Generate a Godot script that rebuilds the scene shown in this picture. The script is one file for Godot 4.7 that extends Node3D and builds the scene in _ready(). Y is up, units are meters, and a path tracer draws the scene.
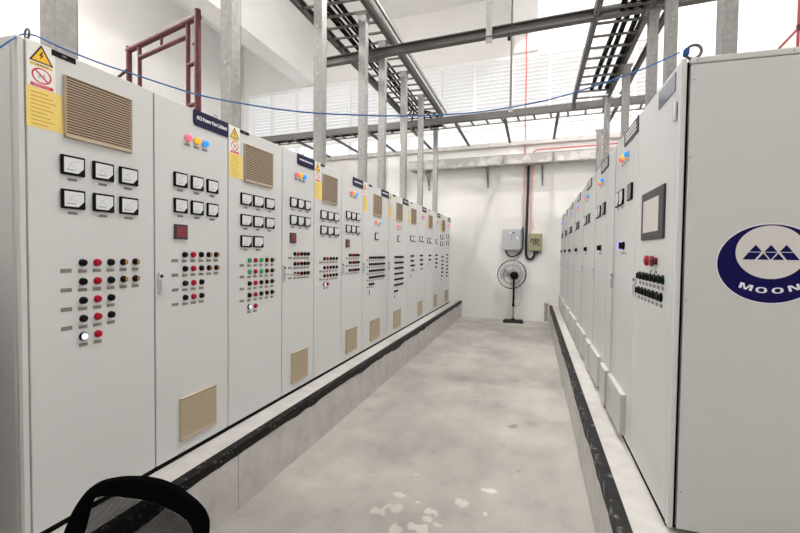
extends Node3D
# World: x to the right of the aisle, y up, -z down the aisle (depth D = -z). Metres.

var used := {}
var M := {}
var mesh_cache := {}
var xf := Transform3D.IDENTITY
const HP := 0.434          # top of the plinths
const LX := -2.0855        # door plane of the left row
const RX := 0.629          # door plane of the right row
const TILT := 0.0957       # the far wall and the cross beams are turned a little against the rows
const WALL_O := Vector3(-0.7, 0, -11.907)

# ------------------------------------------------------------------ mesh helpers
func begin() -> SurfaceTool:
	var st := SurfaceTool.new()
	st.begin(Mesh.PRIMITIVE_TRIANGLES)
	return st

func tri(st: SurfaceTool, a: Vector3, b: Vector3, c: Vector3):   # counter-clockwise seen from outside
	var n := (b - a).cross(c - a)
	if n.length_squared() < 1e-16:
		return
	n = (xf.basis * n).normalized()
	for p in [a, c, b]:
		st.set_normal(n)
		st.set_uv(Vector2(p.x, p.z))
		st.add_vertex(xf * p)

func quad(st: SurfaceTool, a: Vector3, b: Vector3, c: Vector3, d: Vector3):
	tri(st, a, b, c)
	tri(st, a, c, d)

func box(st: SurfaceTool, lo: Vector3, hi: Vector3, ch := 0.0):
	if ch <= 0.0:
		var p := []
		for i in 8:
			p.append(Vector3(hi.x if i & 1 else lo.x, hi.y if i & 2 else lo.y, hi.z if i & 4 else lo.z))
		quad(st, p[4], p[5], p[7], p[6]); quad(st, p[1], p[0], p[2], p[3])
		quad(st, p[5], p[1], p[3], p[7]); quad(st, p[0], p[4], p[6], p[2])
		quad(st, p[6], p[7], p[3], p[2]); quad(st, p[0], p[1], p[5], p[4])
		return
	var c := (lo + hi) * 0.5
	var h := (hi - lo) * 0.5
	ch = minf(ch, minf(h.x, minf(h.y, h.z)) * 0.9)
	var corner := func(sx, sy, sz, ax):   # the vertex of corner s that lies on the face of axis ax
		var v := Vector3(h.x - ch, h.y - ch, h.z - ch)
		v[ax] = h[ax]
		return c + Vector3(v.x * sx, v.y * sy, v.z * sz)
	for ax in 3:
		var u := (ax + 1) % 3
		var w := (ax + 2) % 3
		for s in [-1, 1]:
			var q := []
			for k in [[-1, -1], [1, -1], [1, 1], [-1, 1]]:
				var sg := Vector3.ZERO
				sg[ax] = s; sg[u] = k[0]; sg[w] = k[1]
				q.append(corner.call(sg.x, sg.y, sg.z, ax))
			if s > 0: quad(st, q[0], q[1], q[2], q[3])
			else: quad(st, q[3], q[2], q[1], q[0])
		for s in [-1, 1]:
			for t in [-1, 1]:                # edge along w, between faces ax (sign s) and u (sign t)
				var e := []
				for k in [-1, 1]:
					var sg := Vector3.ZERO
					sg[ax] = s; sg[u] = t; sg[w] = k
					e.append(corner.call(sg.x, sg.y, sg.z, ax))
					e.append(corner.call(sg.x, sg.y, sg.z, u))
				var n: Vector3 = (e[1] - e[0]).cross(e[2] - e[0])
				var out := Vector3.ZERO
				out[ax] = s; out[u] = t
				if n.dot(out) > 0: quad(st, e[0], e[1], e[3], e[2])
				else: quad(st, e[2], e[3], e[1], e[0])
	for i in 8:
		var sx := 1 if i & 1 else -1
		var sy := 1 if i & 2 else -1
		var sz := 1 if i & 4 else -1
		var a = corner.call(sx, sy, sz, 0)
		var b = corner.call(sx, sy, sz, 1)
		var d = corner.call(sx, sy, sz, 2)
		if sx * sy * sz > 0: tri(st, a, b, d)
		else: tri(st, a, d, b)

func prism(st: SurfaceTool, poly: PackedVector2Array, z0: float, z1: float):   # polygon in xy, pushed along z
	var n := poly.size()
	if not Geometry2D.is_polygon_clockwise(poly):
		pass
	else:
		var r := PackedVector2Array(poly)
		r.reverse()
		poly = r
	var t := Geometry2D.triangulate_polygon(poly)
	for i in range(0, t.size(), 3):
		var a := poly[t[i]]
		var b := poly[t[i + 1]]
		var c := poly[t[i + 2]]
		if (b - a).cross(c - a) < 0:
			var k := b
			b = c
			c = k
		tri(st, Vector3(a.x, a.y, z1), Vector3(b.x, b.y, z1), Vector3(c.x, c.y, z1))
		tri(st, Vector3(a.x, a.y, z0), Vector3(c.x, c.y, z0), Vector3(b.x, b.y, z0))
	for i in n:
		var a := poly[i]
		var b := poly[(i + 1) % n]
		quad(st, Vector3(a.x, a.y, z0), Vector3(b.x, b.y, z0), Vector3(b.x, b.y, z1), Vector3(a.x, a.y, z1))

func tube(st: SurfaceTool, pts: Array, r: float, sides := 8, closed := false):
	var n := pts.size()
	var rings := []
	var up := Vector3.UP
	for i in n:
		var a: Vector3 = pts[(i - 1 + n) % n] if closed else pts[maxi(i - 1, 0)]
		var b: Vector3 = pts[(i + 1) % n] if closed else pts[mini(i + 1, n - 1)]
		var t := (b - a).normalized()
		var u := up - t * up.dot(t)
		if u.length() < 0.05:
			u = Vector3.RIGHT - t * t.x
			if u.length() < 0.05: u = Vector3.BACK - t * t.z
		u = u.normalized()
		up = u
		var w := t.cross(u)
		var ring := []
		for k in sides:
			var an := TAU * k / sides
			ring.append([pts[i] + (u * cos(an) + w * sin(an)) * r, u * cos(an) + w * sin(an)])
		rings.append(ring)
	for i in (n if closed else n - 1):
		var A: Array = rings[i]
		var B: Array = rings[(i + 1) % n]
		for k in sides:
			var k2 := (k + 1) % sides
			for v in [A[k], B[k2], A[k2], A[k], B[k], B[k2]]:
				st.set_normal((xf.basis * v[1]).normalized())
				st.set_uv(Vector2.ZERO)
				st.add_vertex(xf * v[0])
	if not closed:
		for k in range(1, sides - 1):
			tri(st, rings[0][0][0], rings[0][k + 1][0], rings[0][k][0])
			tri(st, rings[n - 1][0][0], rings[n - 1][k][0], rings[n - 1][k + 1][0])

func lathe(st: SurfaceTool, prof: Array, sides := 20, at := Vector3.ZERO, along := Vector3.BACK):   # prof: [radius, height along axis], from the bottom up
	var keep := xf
	var q := Quaternion(Vector3.UP, along.normalized()) if absf(along.normalized().y) < 0.999 else Quaternion.IDENTITY
	xf = keep * Transform3D(Basis(q), at)
	for i in prof.size() - 1:
		var p: Array = prof[i]
		var r: Array = prof[i + 1]
		var nn := Vector2(r[1] - p[1], p[0] - r[0]).normalized()
		for k in sides:
			var a := TAU * k / sides
			var b := TAU * (k + 1) / sides
			var va := Vector3(cos(a), 0, sin(a))
			var vb := Vector3(cos(b), 0, sin(b))
			var P := [va * p[0] + Vector3.UP * p[1], vb * p[0] + Vector3.UP * p[1], vb * r[0] + Vector3.UP * r[1], va * r[0] + Vector3.UP * r[1]]
			var N := [va * nn.x + Vector3.UP * nn.y, vb * nn.x + Vector3.UP * nn.y, vb * nn.x + Vector3.UP * nn.y, va * nn.x + Vector3.UP * nn.y]
			for j in [0, 1, 2, 0, 2, 3]:
				st.set_normal((xf.basis * N[j]).normalized())
				st.set_uv(Vector2.ZERO)
				st.add_vertex(xf * P[j])
	xf = keep

func disc(st: SurfaceTool, r: float, z0: float, z1: float, bev := 0.0, sides := 16, at := Vector3.ZERO):
	lathe(st, [[0.0, z0], [r, z0], [r, z1 - bev], [r - bev, z1], [0.0, z1]], sides, at, Vector3.BACK)

# ------------------------------------------------------------------ node helpers
func numbered(called: String) -> String:
	if not used.has(called):
		used[called] = 0
		return called
	used[called] += 1
	return "%s_%03d" % [called, used[called]]

func thing(called: String, label: String, category: String, at: Vector3, turn := 0.0, group := "") -> Node3D:
	var o := Node3D.new()
	o.name = numbered(called)
	add_child(o)
	o.position = at
	o.rotation.y = turn
	tag(o, label, category, group)
	return o

func tag(o: Node, label: String, category: String, group := ""):
	o.set_meta("label", label)
	o.set_meta("category", category)
	if group != "": o.set_meta("group", group)

func put(called: String, st, m: Material, parent: Node = self, at := Vector3.ZERO) -> MeshInstance3D:
	var mesh: Mesh = st.commit() if st is SurfaceTool else st
	if mesh.surface_get_material(0) == null and m: mesh.surface_set_material(0, m)
	var o := MeshInstance3D.new()
	o.mesh = mesh
	if m and mesh.surface_get_material(0) != m:
		o.set_surface_override_material(0, m)
	o.name = numbered(called) if parent == self else called
	parent.add_child(o, true)
	o.position = at
	return o

func struct(called: String, st, m: Material) -> MeshInstance3D:
	var o := put(called, st, m)
	o.set_meta("kind", "structure")
	return o

func shared(key: String, make: Callable) -> Mesh:
	if not mesh_cache.has(key):
		var st := begin()
		make.call(st)
		mesh_cache[key] = st.commit()
	return mesh_cache[key]

func mat(r: float, g: float, b: float, rough := 0.5, metal := 0.0) -> StandardMaterial3D:
	var m := StandardMaterial3D.new()
	m.albedo_color = Color(r, g, b)
	m.roughness = rough
	m.metallic = metal
	return m

func dull(m: StandardMaterial3D, spec: float) -> StandardMaterial3D:
	m.metallic_specular = spec
	return m

func glow(c: Color, e: float) -> StandardMaterial3D:
	var m := mat(c.r * 0.7, c.g * 0.7, c.b * 0.7, 0.3)
	m.emission_enabled = true
	m.emission = c
	m.emission_energy_multiplier = e
	return m

func noise_tex(seed_: int, freq: float, stops: Array, size := 512, oct := 5) -> NoiseTexture2D:
	var f := FastNoiseLite.new()
	f.seed = seed_
	f.noise_type = FastNoiseLite.TYPE_SIMPLEX_SMOOTH
	f.frequency = freq
	f.fractal_octaves = oct
	var g := Gradient.new()
	g.offsets = PackedFloat32Array()
	var offs := PackedFloat32Array()
	var cols := PackedColorArray()
	for s in stops:
		offs.append(s[0])
		cols.append(s[1])
	g.offsets = offs
	g.colors = cols
	var t := NoiseTexture2D.new()
	t.width = size
	t.height = size
	t.seamless = true
	t.noise = f
	t.color_ramp = g
	return t

func noisy(m: StandardMaterial3D, t: Texture2D, metres: float) -> StandardMaterial3D:
	m.albedo_texture = t
	m.uv1_triplanar = true
	m.uv1_world_triplanar = true
	m.uv1_scale = Vector3.ONE / metres
	return m

func grey(v: float, warm := 0.0) -> Color:
	return Color(v + warm, v, v - warm)

# ------------------------------------------------------------------ materials
func make_materials():
	M.white = mat(1, 1, 1)
	M.paint = mat(0.815, 0.82, 0.82, 0.42)              # powder-coated cabinet sheet
	M.paint_side = mat(0.80, 0.80, 0.795, 0.45)
	M.base = dull(mat(0.05, 0.05, 0.055, 0.8), 0.2)
	M.black = dull(mat(0.05, 0.05, 0.055, 0.5), 0.25)
	M.black_gloss = dull(mat(0.035, 0.035, 0.04, 0.3), 0.28)
	M.red = dull(mat(0.66, 0.07, 0.17, 0.35), 0.3)
	M.dark_red = mat(0.42, 0.05, 0.07, 0.35)
	M.gold = mat(0.66, 0.47, 0.19, 0.4)
	M.green_dark = dull(mat(0.02, 0.12, 0.09, 0.35), 0.3)
	M.meter_face = mat(0.86, 0.87, 0.88, 0.4)
	M.ink = mat(0.58, 0.58, 0.60, 0.6)
	M.tag = mat(0.50, 0.47, 0.46, 0.5)
	M.tag_ink = mat(0.26, 0.24, 0.24, 0.6)
	M.navy = dull(mat(0.095, 0.08, 0.24, 0.4), 0.3)
	M.letter = mat(0.92, 0.92, 0.94, 0.4)
	M.tan = mat(0.745, 0.68, 0.585, 0.6)
	M.slat_shade = mat(0.16, 0.13, 0.105, 0.8)
	M.brown_slat = mat(0.70, 0.62, 0.54, 0.6)
	M.paper = mat(0.93, 0.83, 0.47, 0.7)
	M.paper_ink = mat(0.82, 0.66, 0.30, 0.8)
	M.steel = mat(0.72, 0.72, 0.72, 0.3, 0.8)
	M.navy_logo = dull(mat(0.05, 0.03, 0.30, 0.4), 0.25)
	M.lamp_red = glow(Color(1.0, 0.42, 0.5), 0.75)
	M.lamp_yellow = glow(Color(1.0, 0.72, 0.10), 0.8)
	M.lamp_blue = glow(Color(0.10, 0.58, 1.0), 0.9)
	M.lamp_white = glow(Color(0.93, 0.96, 1.0), 0.75)
	M.cover = mat(0.78, 0.778, 0.77, 0.4)
	M.lamp_green = glow(Color(0.15, 0.6, 0.35), 0.3)
	M.lamp_violet = glow(Color(0.75, 0.55, 1.0), 1.0)
	M.screen = mat(0.80, 0.78, 0.75, 0.3)
	M.screen_bezel = dull(mat(0.27, 0.26, 0.28, 0.45), 0.3)
	M.display = mat(0.50, 0.19, 0.23, 0.3)
	M.handle = mat(0.80, 0.80, 0.82, 0.35)
	M.galv = noisy(mat(1, 1, 1, 0.45, 0.45), noise_tex(3, 0.02, [[0.0, grey(0.54, .006)], [0.45, grey(0.575, .005)], [1.0, grey(0.63, .004)]], 512, 6), 0.7)
	M.galv_worn = noisy(mat(1, 1, 1, 0.5, 0.2), noise_tex(9, 0.012, [[0.0, grey(0.64, .008)], [0.52, grey(0.69, .008)], [0.62, grey(0.78, .004)], [1.0, grey(0.80, .004)]]), 2.2)
	M.tray = noisy(mat(1, 1, 1, 0.5, 0.15), noise_tex(4, 0.02, [[0.0, grey(0.32, .006)], [1.0, grey(0.38, .006)]]), 0.6)
	M.beam = noisy(mat(1, 1, 1, 0.55), noise_tex(5, 0.015, [[0.0, grey(0.29, .010)], [1.0, grey(0.34, .010)]]), 0.8)
	M.wall = noisy(mat(1, 1, 1, 0.85), noise_tex(6, 0.006, [[0.0, grey(0.88, .004)], [1.0, grey(0.905, .004)]]), 4.0)
	M.ceiling = noisy(mat(1, 1, 1, 0.9), noise_tex(7, 0.006, [[0.0, grey(0.94, .004)], [1.0, grey(0.965, .004)]]), 5.0)
	M.glass = mat(0.95, 0.97, 1.0, 0.05)
	M.glass.transparency = BaseMaterial3D.TRANSPARENCY_ALPHA
	M.glass.albedo_color.a = 0.08
	M.louvre = mat(0.93, 0.93, 0.93, 0.6)
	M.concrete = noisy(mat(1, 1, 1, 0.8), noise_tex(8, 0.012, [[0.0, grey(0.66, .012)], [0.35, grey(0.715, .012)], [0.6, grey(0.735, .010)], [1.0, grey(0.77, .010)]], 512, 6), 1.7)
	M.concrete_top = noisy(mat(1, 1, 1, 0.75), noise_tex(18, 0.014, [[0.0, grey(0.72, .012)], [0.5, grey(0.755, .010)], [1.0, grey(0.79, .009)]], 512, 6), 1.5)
	M.strip = noisy(dull(mat(1, 1, 1, 0.5), 0.25), noise_tex(11, 0.03, [[0.0, grey(0.06)], [0.74, grey(0.09)], [0.80, grey(0.30, -.01)], [0.88, grey(0.5)], [1.0, grey(0.6)]], 512, 4), 0.6)
	M.strip_worn = noisy(dull(mat(1, 1, 1, 0.6), 0.25), noise_tex(12, 0.011, [[0.0, grey(0.12)], [0.66, grey(0.17)], [0.74, grey(0.34, -.01)], [0.84, grey(0.50)], [1.0, grey(0.58)]], 512, 5), 0.8)
	M.chip = mat(0.88, 0.87, 0.85, 0.7)
	M.blue_cord = mat(0.16, 0.40, 0.66, 0.6)
	M.rubber = dull(mat(0.05, 0.045, 0.06, 0.6), 0.25)
	M.navy_cable = mat(0.06, 0.07, 0.16, 0.5)
	M.scaffold = noisy(mat(1, 1, 1, 0.55), noise_tex(13, 0.03, [[0.0, Color(0.27, 0.06, 0.12)], [0.55, Color(0.34, 0.09, 0.14)], [0.75, Color(0.41, 0.20, 0.17)], [1.0, Color(0.45, 0.30, 0.22)]]), 0.7)
	M.scaffold_pink = mat(0.66, 0.26, 0.31, 0.5)
	M.pink = mat(0.90, 0.70, 0.68, 0.5)
	M.red_pipe = mat(0.72, 0.38, 0.38, 0.5)
	M.box_grey = mat(0.70, 0.71, 0.72, 0.4)
	M.box_olive = mat(0.58, 0.57, 0.45, 0.5)
	M.brown_ink = mat(0.25, 0.17, 0.10, 0.7)
	M.fan_black = dull(mat(0.05, 0.05, 0.055, 0.5), 0.3)
	M.fan_blade = mat(0.80, 0.80, 0.80, 0.4)
	M.fan_base = mat(0.05, 0.07, 0.06, 0.5)
	M.chair = dull(mat(0.03, 0.03, 0.032, 0.85), 0.12)
	M.net = dull(mat(0.05, 0.047, 0.047, 0.9), 0.1)
	M.white_box = mat(0.92, 0.92, 0.92, 0.4)
	M.lampshade = mat(0.7, 0.7, 0.7, 0.4)
	M.lamp_glow = glow(Color(1.0, 0.985, 0.965), 4.0)
	var sm := StandardMaterial3D.new()
	sm.albedo_texture = sticker_image()
	sm.roughness = 0.45
	M.sticker = sm
	var fm := StandardMaterial3D.new()
	fm.albedo_texture = floor_image()
	fm.roughness = 0.62
	M.floor = fm

func seg_d(p: Vector2, a: Vector2, b: Vector2) -> float:
	var t := clampf((p - a).dot(b - a) / (b - a).length_squared(), 0, 1)
	return p.distance_to(a + (b - a) * t)

func sticker_image() -> ImageTexture:      # the printed warning label: triangle with a flash, a crossed-out ring, two captions
	var w := 136
	var h := 200                           # 1 px = 1 mm
	var im := Image.create(w, h, false, Image.FORMAT_RGB8)
	var bolt := PackedVector2Array([Vector2(70, 34), Vector2(58, 54), Vector2(66, 54), Vector2(60, 72), Vector2(78, 49), Vector2(69, 49), Vector2(77, 34)])
	var outer := PackedVector2Array([Vector2(68, 3), Vector2(126, 86), Vector2(10, 86)])
	var inner := PackedVector2Array([Vector2(68, 17), Vector2(113, 80), Vector2(23, 80)])
	for y in h:
		for x in w:
			var p := Vector2(x, y)
			var c := Color(0.93, 0.92, 0.90)
			if Geometry2D.is_point_in_polygon(p, outer): c = Color(0.13, 0.08, 0.05)
			if Geometry2D.is_point_in_polygon(p, inner): c = Color(0.96, 0.76, 0.10)
			if Geometry2D.is_point_in_polygon(p, bolt): c = Color(0.13, 0.08, 0.05)
			if y > 90 and y < 106 and x > 12 and x < 120:
				c = Color(0.86, 0.74, 0.36)
				if x > 40 and x < 98 and y > 93 and y < 102 and (x / 4 * 7 + y / 3 * 5) % 11 < 6 and x % 15 < 12: c = Color(0.20, 0.15, 0.08)
			var d := Vector2((p.x - 68) / 1.36, p.y - 144).length()
			if d < 35:
				c = Color(0.93, 0.91, 0.90)
				if absf(p.y - 144) < 12 and absf(absf(p.x - 68) - 11) < 8 and (x + y * 2) % 7 < 4: c = Color(0.62, 0.60, 0.62)
				if d > 29 or seg_d(p, Vector2(38, 122), Vector2(98, 166)) < 3.5: c = Color(0.76, 0.13, 0.24)
			if y > 182 and y < 198 and x > 14 and x < 124:
				c = Color(0.80, 0.14, 0.20) if x > 60 else Color(0.78, 0.18, 0.34)
				if x > 30 and x < 108 and y > 184 and y < 193 and (x / 3 * 5 + y / 3 * 7) % 9 < 4 and x % 13 < 10: c = Color(0.93, 0.80, 0.80)
			im.set_pixel(x, y, c)
	return ImageTexture.create_from_image(im)

func floor_image() -> ImageTexture:        # 4 m x 14 m of trowelled concrete: cloudy grey, pale repair spots, dark stains
	var w := 512
	var h := 1792
	var im := Image.create(w, h, false, Image.FORMAT_RGB8)
	var a := FastNoiseLite.new(); a.seed = 21; a.frequency = 0.006; a.fractal_octaves = 5
	var b := FastNoiseLite.new(); b.seed = 22; b.frequency = 0.03; b.fractal_octaves = 4
	var s := FastNoiseLite.new(); s.seed = 23; s.frequency = 0.022; s.fractal_octaves = 4
	var g := FastNoiseLite.new(); g.seed = 24; g.frequency = 0.5; g.fractal_octaves = 2
	var chips := [[-0.46, 3.02, 0.05, 0.045, 0.12], [-0.27, 3.234, 0.07, 0.035, 0.13], [-0.63, 2.85, 0.05, 0.04, 0.13], [-0.67, 2.65, 0.07, 0.05, 0.14], [-0.64, 2.765, 0.035, 0.03, 0.12], [-0.89, 2.98, 0.04, 0.03, 0.11], [-0.28, 2.93, 0.02, 0.025, 0.11], [-0.85, 3.30, 0.025, 0.02, 0.10], [-0.87, 2.82, 0.06, 0.05, 0.10], [-0.97, 2.74, 0.06, 0.04, 0.11], [-0.80, 2.60, 0.05, 0.05, 0.12], [-0.55, 2.72, 0.03, 0.03, 0.11], [-0.08, 3.6, 0.02, 0.02, -0.10], [-0.156, 4.54, 0.05, 0.05, -0.12], [-0.74, 2.93, 0.02, 0.02, 0.12]]
	for y in h:
		var D := 14.0 * (1.0 - float(y) / h)
		for x in w:
			var X := 4.0 * x / w
			var v := 0.65 + a.get_noise_2d(x, y * 1.0) * 0.10 + b.get_noise_2d(x * 1.0, y * 0.5) * 0.035 + g.get_noise_2d(x, y) * 0.02
			var n := s.get_noise_2d(x, y)
			if n > 0.30: v -= minf((n - 0.30) * 0.12, 0.03)
			if D > 2.3 and D < 4.8 and X > 1.1 and X < 2.6:      # chipped pale paint and a dark spot
				for q in chips:
					var e := Vector2((X - 2.5 - q[0]) / q[2], (D - q[1]) / q[3]).length() + b.get_noise_2d(x * 3.0, y * 1.5) * 0.9
					if e < 1.0: v += clampf((1.0 - e) * 6.0, 0, 1) * q[4]
			im.set_pixel(x, y, Color(v * 1.022, v * 1.0, v * 0.968))
	return ImageTexture.create_from_image(im)

# ------------------------------------------------------------------ fittings of the cabinets
func mesh_button(st: SurfaceTool):
	lathe(st, [[0.0, 0.0], [0.0185, 0.0], [0.0185, 0.006], [0.0165, 0.009], [0.016, 0.015], [0.012, 0.0175], [0.0, 0.018]], 14)

func button(p: Node, code: String, x: float, y: float):
	var m: Material = {"k": M.black_gloss, "r": M.red, "g": M.black_gloss, "w": M.lamp_white, "e": M.lamp_green, "d": M.green_dark}[code]
	var mesh := shared("button", mesh_button)
	var o := put("push_button" if code != "g" else "selector_switch", mesh, m, p, Vector3(x, y, 0.0))
	if code == "g":
		put("lever", shared("lever", func(st): box(st, Vector3(-0.003, -0.012, 0.012), Vector3(0.014, 0.012, 0.023), 0.003)), M.gold, o)
	if code == "w":
		put("collar", shared("collar", func(st): lathe(st, [[0.0175, 0.0], [0.0215, 0.0], [0.0215, 0.010], [0.0175, 0.012]], 14)), M.black, o)

func name_tag(p: Node, x: float, y: float, w := 0.042, h := 0.016):
	put("label_plate", shared("tag%.3f_%.3f" % [w, h], func(st): box(st, Vector3(-w / 2, -h / 2, 0), Vector3(w / 2, h / 2, 0.002))), M.tag, p, Vector3(x, y, 0.0))

func button_rows(p: Node, rows: Array, pitch := 0.0735, tags := true, row_tag := -0.078, drop := 0.040):   # row: [y, x of the first, codes]
	for r in rows:
		var codes: String = r[2]
		for i in codes.length():
			button(p, codes[i], r[1] + i * pitch, r[0])
			if tags: name_tag(p, r[1] + i * pitch, r[0] - drop)
		if tags and codes.length() > 2: name_tag(p, r[1] + row_tag, r[0] - 0.036, 0.05, 0.018)

func meter(p: Node, x: float, y: float, w := 0.108, h := 0.088, fine := true, face: Material = null):     # x, y: centre
	var k := "%.3f_%.3f" % [w, h]
	var o := put("panel_meter", shared("bezel" + k, func(st): box(st, Vector3(-w / 2, -h / 2, 0), Vector3(w / 2, h / 2, 0.013), 0.003)), M.black, p, Vector3(x, y, 0))
	var a := w / 2 - 0.010
	var b := h / 2 - 0.010
	put("meter_face", shared("face" + k, func(st): prism(st, PackedVector2Array([Vector2(-a, -b), Vector2(a * 0.42, -b), Vector2(a, -b * 0.25), Vector2(a, b), Vector2(-a, b)]), 0.0125, 0.0142)), face if face else M.meter_face, o)
	if fine:
		put("scale", shared("scale" + k, func(st):
			var pts := []
			for i in 9:
				var an := PI * (0.5 + 0.5 * i / 8.0)
				pts.append(Vector3(a * 0.65 + cos(an) * a * 1.25, -b * 0.6 + sin(an) * b * 1.25, 0.0143))
			tube(st, pts, 0.0006, 4)
			tube(st, [Vector3(a * 0.3, -b * 0.4, 0.0144), Vector3(-a * 0.5, b * 0.25, 0.0144)], 0.0006, 4)
			box(st, Vector3(-a * 0.75, -b * 0.68, 0.0142), Vector3(a * 0.15, -b * 0.56, 0.0147))), M.ink, o)
		name_tag(p, x, y - h / 2 - 0.02, 0.044, 0.012)

func display(p: Node, x: float, y: float, m: Material, w := 0.104, h := 0.092):
	var o := put("display_unit", shared("dispb%.3f" % w, func(st): box(st, Vector3(-w / 2, -h / 2, 0), Vector3(w / 2, h / 2, 0.012), 0.003)), M.screen_bezel, p, Vector3(x, y, 0))
	put("display_window", shared("dispw%.3f" % w, func(st): box(st, Vector3(-w * 0.38, -h * 0.36, 0.0115), Vector3(w * 0.38, h * 0.38, 0.0135))), m, o)

func vent(p: Node, x0: float, y0: float, x1: float, y1: float, pitch: float, frame_m: Material, slat_m: Material, single: bool):
	var w := x1 - x0
	var h := y1 - y0
	var k := "%.3f_%.3f" % [w, h]
	var o := put("vent", shared("ventf" + k, func(st):
		box(st, Vector3(0, 0, 0), Vector3(w, h, 0.004))
		for e in [[0, 0, w, 0.015], [0, h - 0.006, w, h], [0, 0, 0.006, h], [w - 0.006, 0, w, h]]:
			box(st, Vector3(e[0], e[1], 0.002), Vector3(e[2], e[3], 0.016), 0.003)), frame_m, p, Vector3(x0, y0, 0))
	put("vent_gap_shade", shared("ventb" + k, func(st): box(st, Vector3(0.005, 0.011, 0.004), Vector3(w - 0.005, h - 0.005, 0.0055))), M.slat_shade, o)  # dark sheet: the shade between the slats, put into its colour
	var n := int((h - 0.020) / pitch)
	var fill := 0.52 if slat_m == M.brown_slat else 0.70
	pitch = (h - 0.0215) / n
	var slat := func(st: SurfaceTool, y: float):
		box(st, Vector3(0.004, y, 0.0105), Vector3(w - 0.004, y + pitch * fill, 0.0150))
	if single:
		var sm := shared("slat%.3f_%.4f" % [w, pitch], func(st): slat.call(st, 0.0))
		for i in n:
			put("slat", sm, slat_m, o, Vector3(0, 0.014 + i * pitch, 0))
	else:
		var all := shared("slats" + k + "%.4f" % pitch, func(st):
			for i in n: slat.call(st, 0.014 + i * pitch))
		put("slats", all, slat_m, o).set_meta("kind", "stuff")

func sticker(p: Node, x0: float, w := 0.118, top := 2.195):
	var h := 0.192
	var st := begin()
	box(st, Vector3(x0, top - h, 0), Vector3(x0 + w, top, 0.0010))
	var o := put("warning_label", st, M.letter, p)
	st = begin()
	var c := [Vector3(x0, top - h, 0.0014), Vector3(x0 + w, top - h, 0.0014), Vector3(x0 + w, top, 0.0014), Vector3(x0, top, 0.0014)]
	var uv := [Vector2(0, 1), Vector2(1, 1), Vector2(1, 0), Vector2(0, 0)]
	for i in [0, 2, 1, 0, 3, 2]:
		st.set_normal(Vector3.BACK)
		st.set_uv(uv[i])
		st.add_vertex(c[i])
	put("print", st, M.sticker, o)
	st = begin()
	box(st, Vector3(x0 - 0.004, top - h - 0.175, 0), Vector3(x0 + w + 0.03, top - h - 0.002, 0.0012))
	var n := put("yellow_notice", st, M.paper, p)
	st = begin()
	for i in 9:
		var ww := w * (0.55 + 0.35 * fmod(i * 0.37 + 0.2, 1.0))
		box(st, Vector3(x0 + 0.014, top - h - 0.026 - i * 0.017, 0.0011), Vector3(x0 + 0.014 + ww, top - h - 0.021 - i * 0.017, 0.0018))
	var q := put("lines_of_print", st, M.paper_ink, n)
	q.set_meta("kind", "stuff")

func nameplate(p: Node, x0: float, x1: float, y0: float, y1: float, text := "", m: Material = null, lines := 1):
	var st := begin()
	var w := x1 - x0
	var r := 0.016
	prism(st, PackedVector2Array([Vector2(x0 + r, y0), Vector2(x1, y0), Vector2(x1, y1), Vector2(x0 + r * 0.4, y1), Vector2(x0, y1 - r * 0.4), Vector2(x0, y0 + r)]), 0.0, 0.006)
	var o := put("nameplate", st, m if m else M.navy, p)
	if text != "":
		var tm := TextMesh.new()
		var f := SystemFont.new()
		f.font_names = PackedStringArray(["Droid Sans"])
		f.font_weight = 700
		tm.font = f
		tm.text = text
		tm.font_size = 32
		tm.depth = 0.002
		tm.pixel_size = 0.0008
		var bw := tm.get_aabb().size.x
		if bw > 0: tm.pixel_size = 0.0008 * (w * 0.84) / bw
		tm.material = M.letter
		var t := MeshInstance3D.new()
		t.mesh = tm
		t.name = "lettering"
		o.add_child(t, true)
		t.scale = Vector3(1.04, 1.35, 1.0)
		t.position = Vector3((x0 + x1) / 2 + 0.004, (y0 + y1) / 2 + 0.004, 0.0068)
	else:
		st = begin()
		for l in lines:
			var y := (y0 + y1) / 2 + 0.004 + (l - (lines - 1) * 0.5) * -0.024
			var x := x0 + w * 0.12
			var i := 0
			while x < x1 - w * 0.12:
				var ww: float = w * [0.05, 0.09, 0.07, 0.11, 0.06][(i + l) % 5]
				box(st, Vector3(x, y - 0.007, 0.005), Vector3(minf(x + ww, x1 - w * 0.1), y + 0.007, 0.0072))
				x += ww + w * 0.022
				i += 1
		put("lettering", st, M.letter, o).set_meta("kind", "stuff")

func small_plate(p: Node, x0: float, x1: float, y0: float, y1: float):
	var st := begin()
	box(st, Vector3(x0, y0, 0), Vector3(x1, y1, 0.004), 0.001)
	var o := put("black_plate", st, M.black, p)
	st = begin()
	for i in 3:
		var x := lerpf(x0, x1, 0.43 + i * 0.055)
		box(st, Vector3(x, (y0 + y1) / 2 - 0.004, 0.003), Vector3(x + (x1 - x0) * 0.04, (y0 + y1) / 2 + 0.004, 0.0048))
	put("lettering", st, M.tag, o).set_meta("kind", "stuff")

func signal_lamps(p: Node, x: float, y: float, pitch := 0.076, order := "ryb"):
	for i in 3:
		var m: Material = {"r": M.lamp_red, "y": M.lamp_yellow, "b": M.lamp_blue}[order[i]]
		var o := put("signal_lamp", shared("siglamp", func(st): lathe(st, [[0.0, 0.0], [0.021, 0.0], [0.021, 0.014], [0.017, 0.024], [0.009, 0.030], [0.0, 0.031]], 16)), m, p, Vector3(x + i * pitch, y, 0))
		put("ring", shared("sigring", func(st): lathe(st, [[0.0205, 0.0], [0.025, 0.0], [0.025, 0.006], [0.0205, 0.007]], 16)), M.steel, o)
		name_tag(p, x + i * pitch, y - 0.042, 0.046, 0.013)

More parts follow.
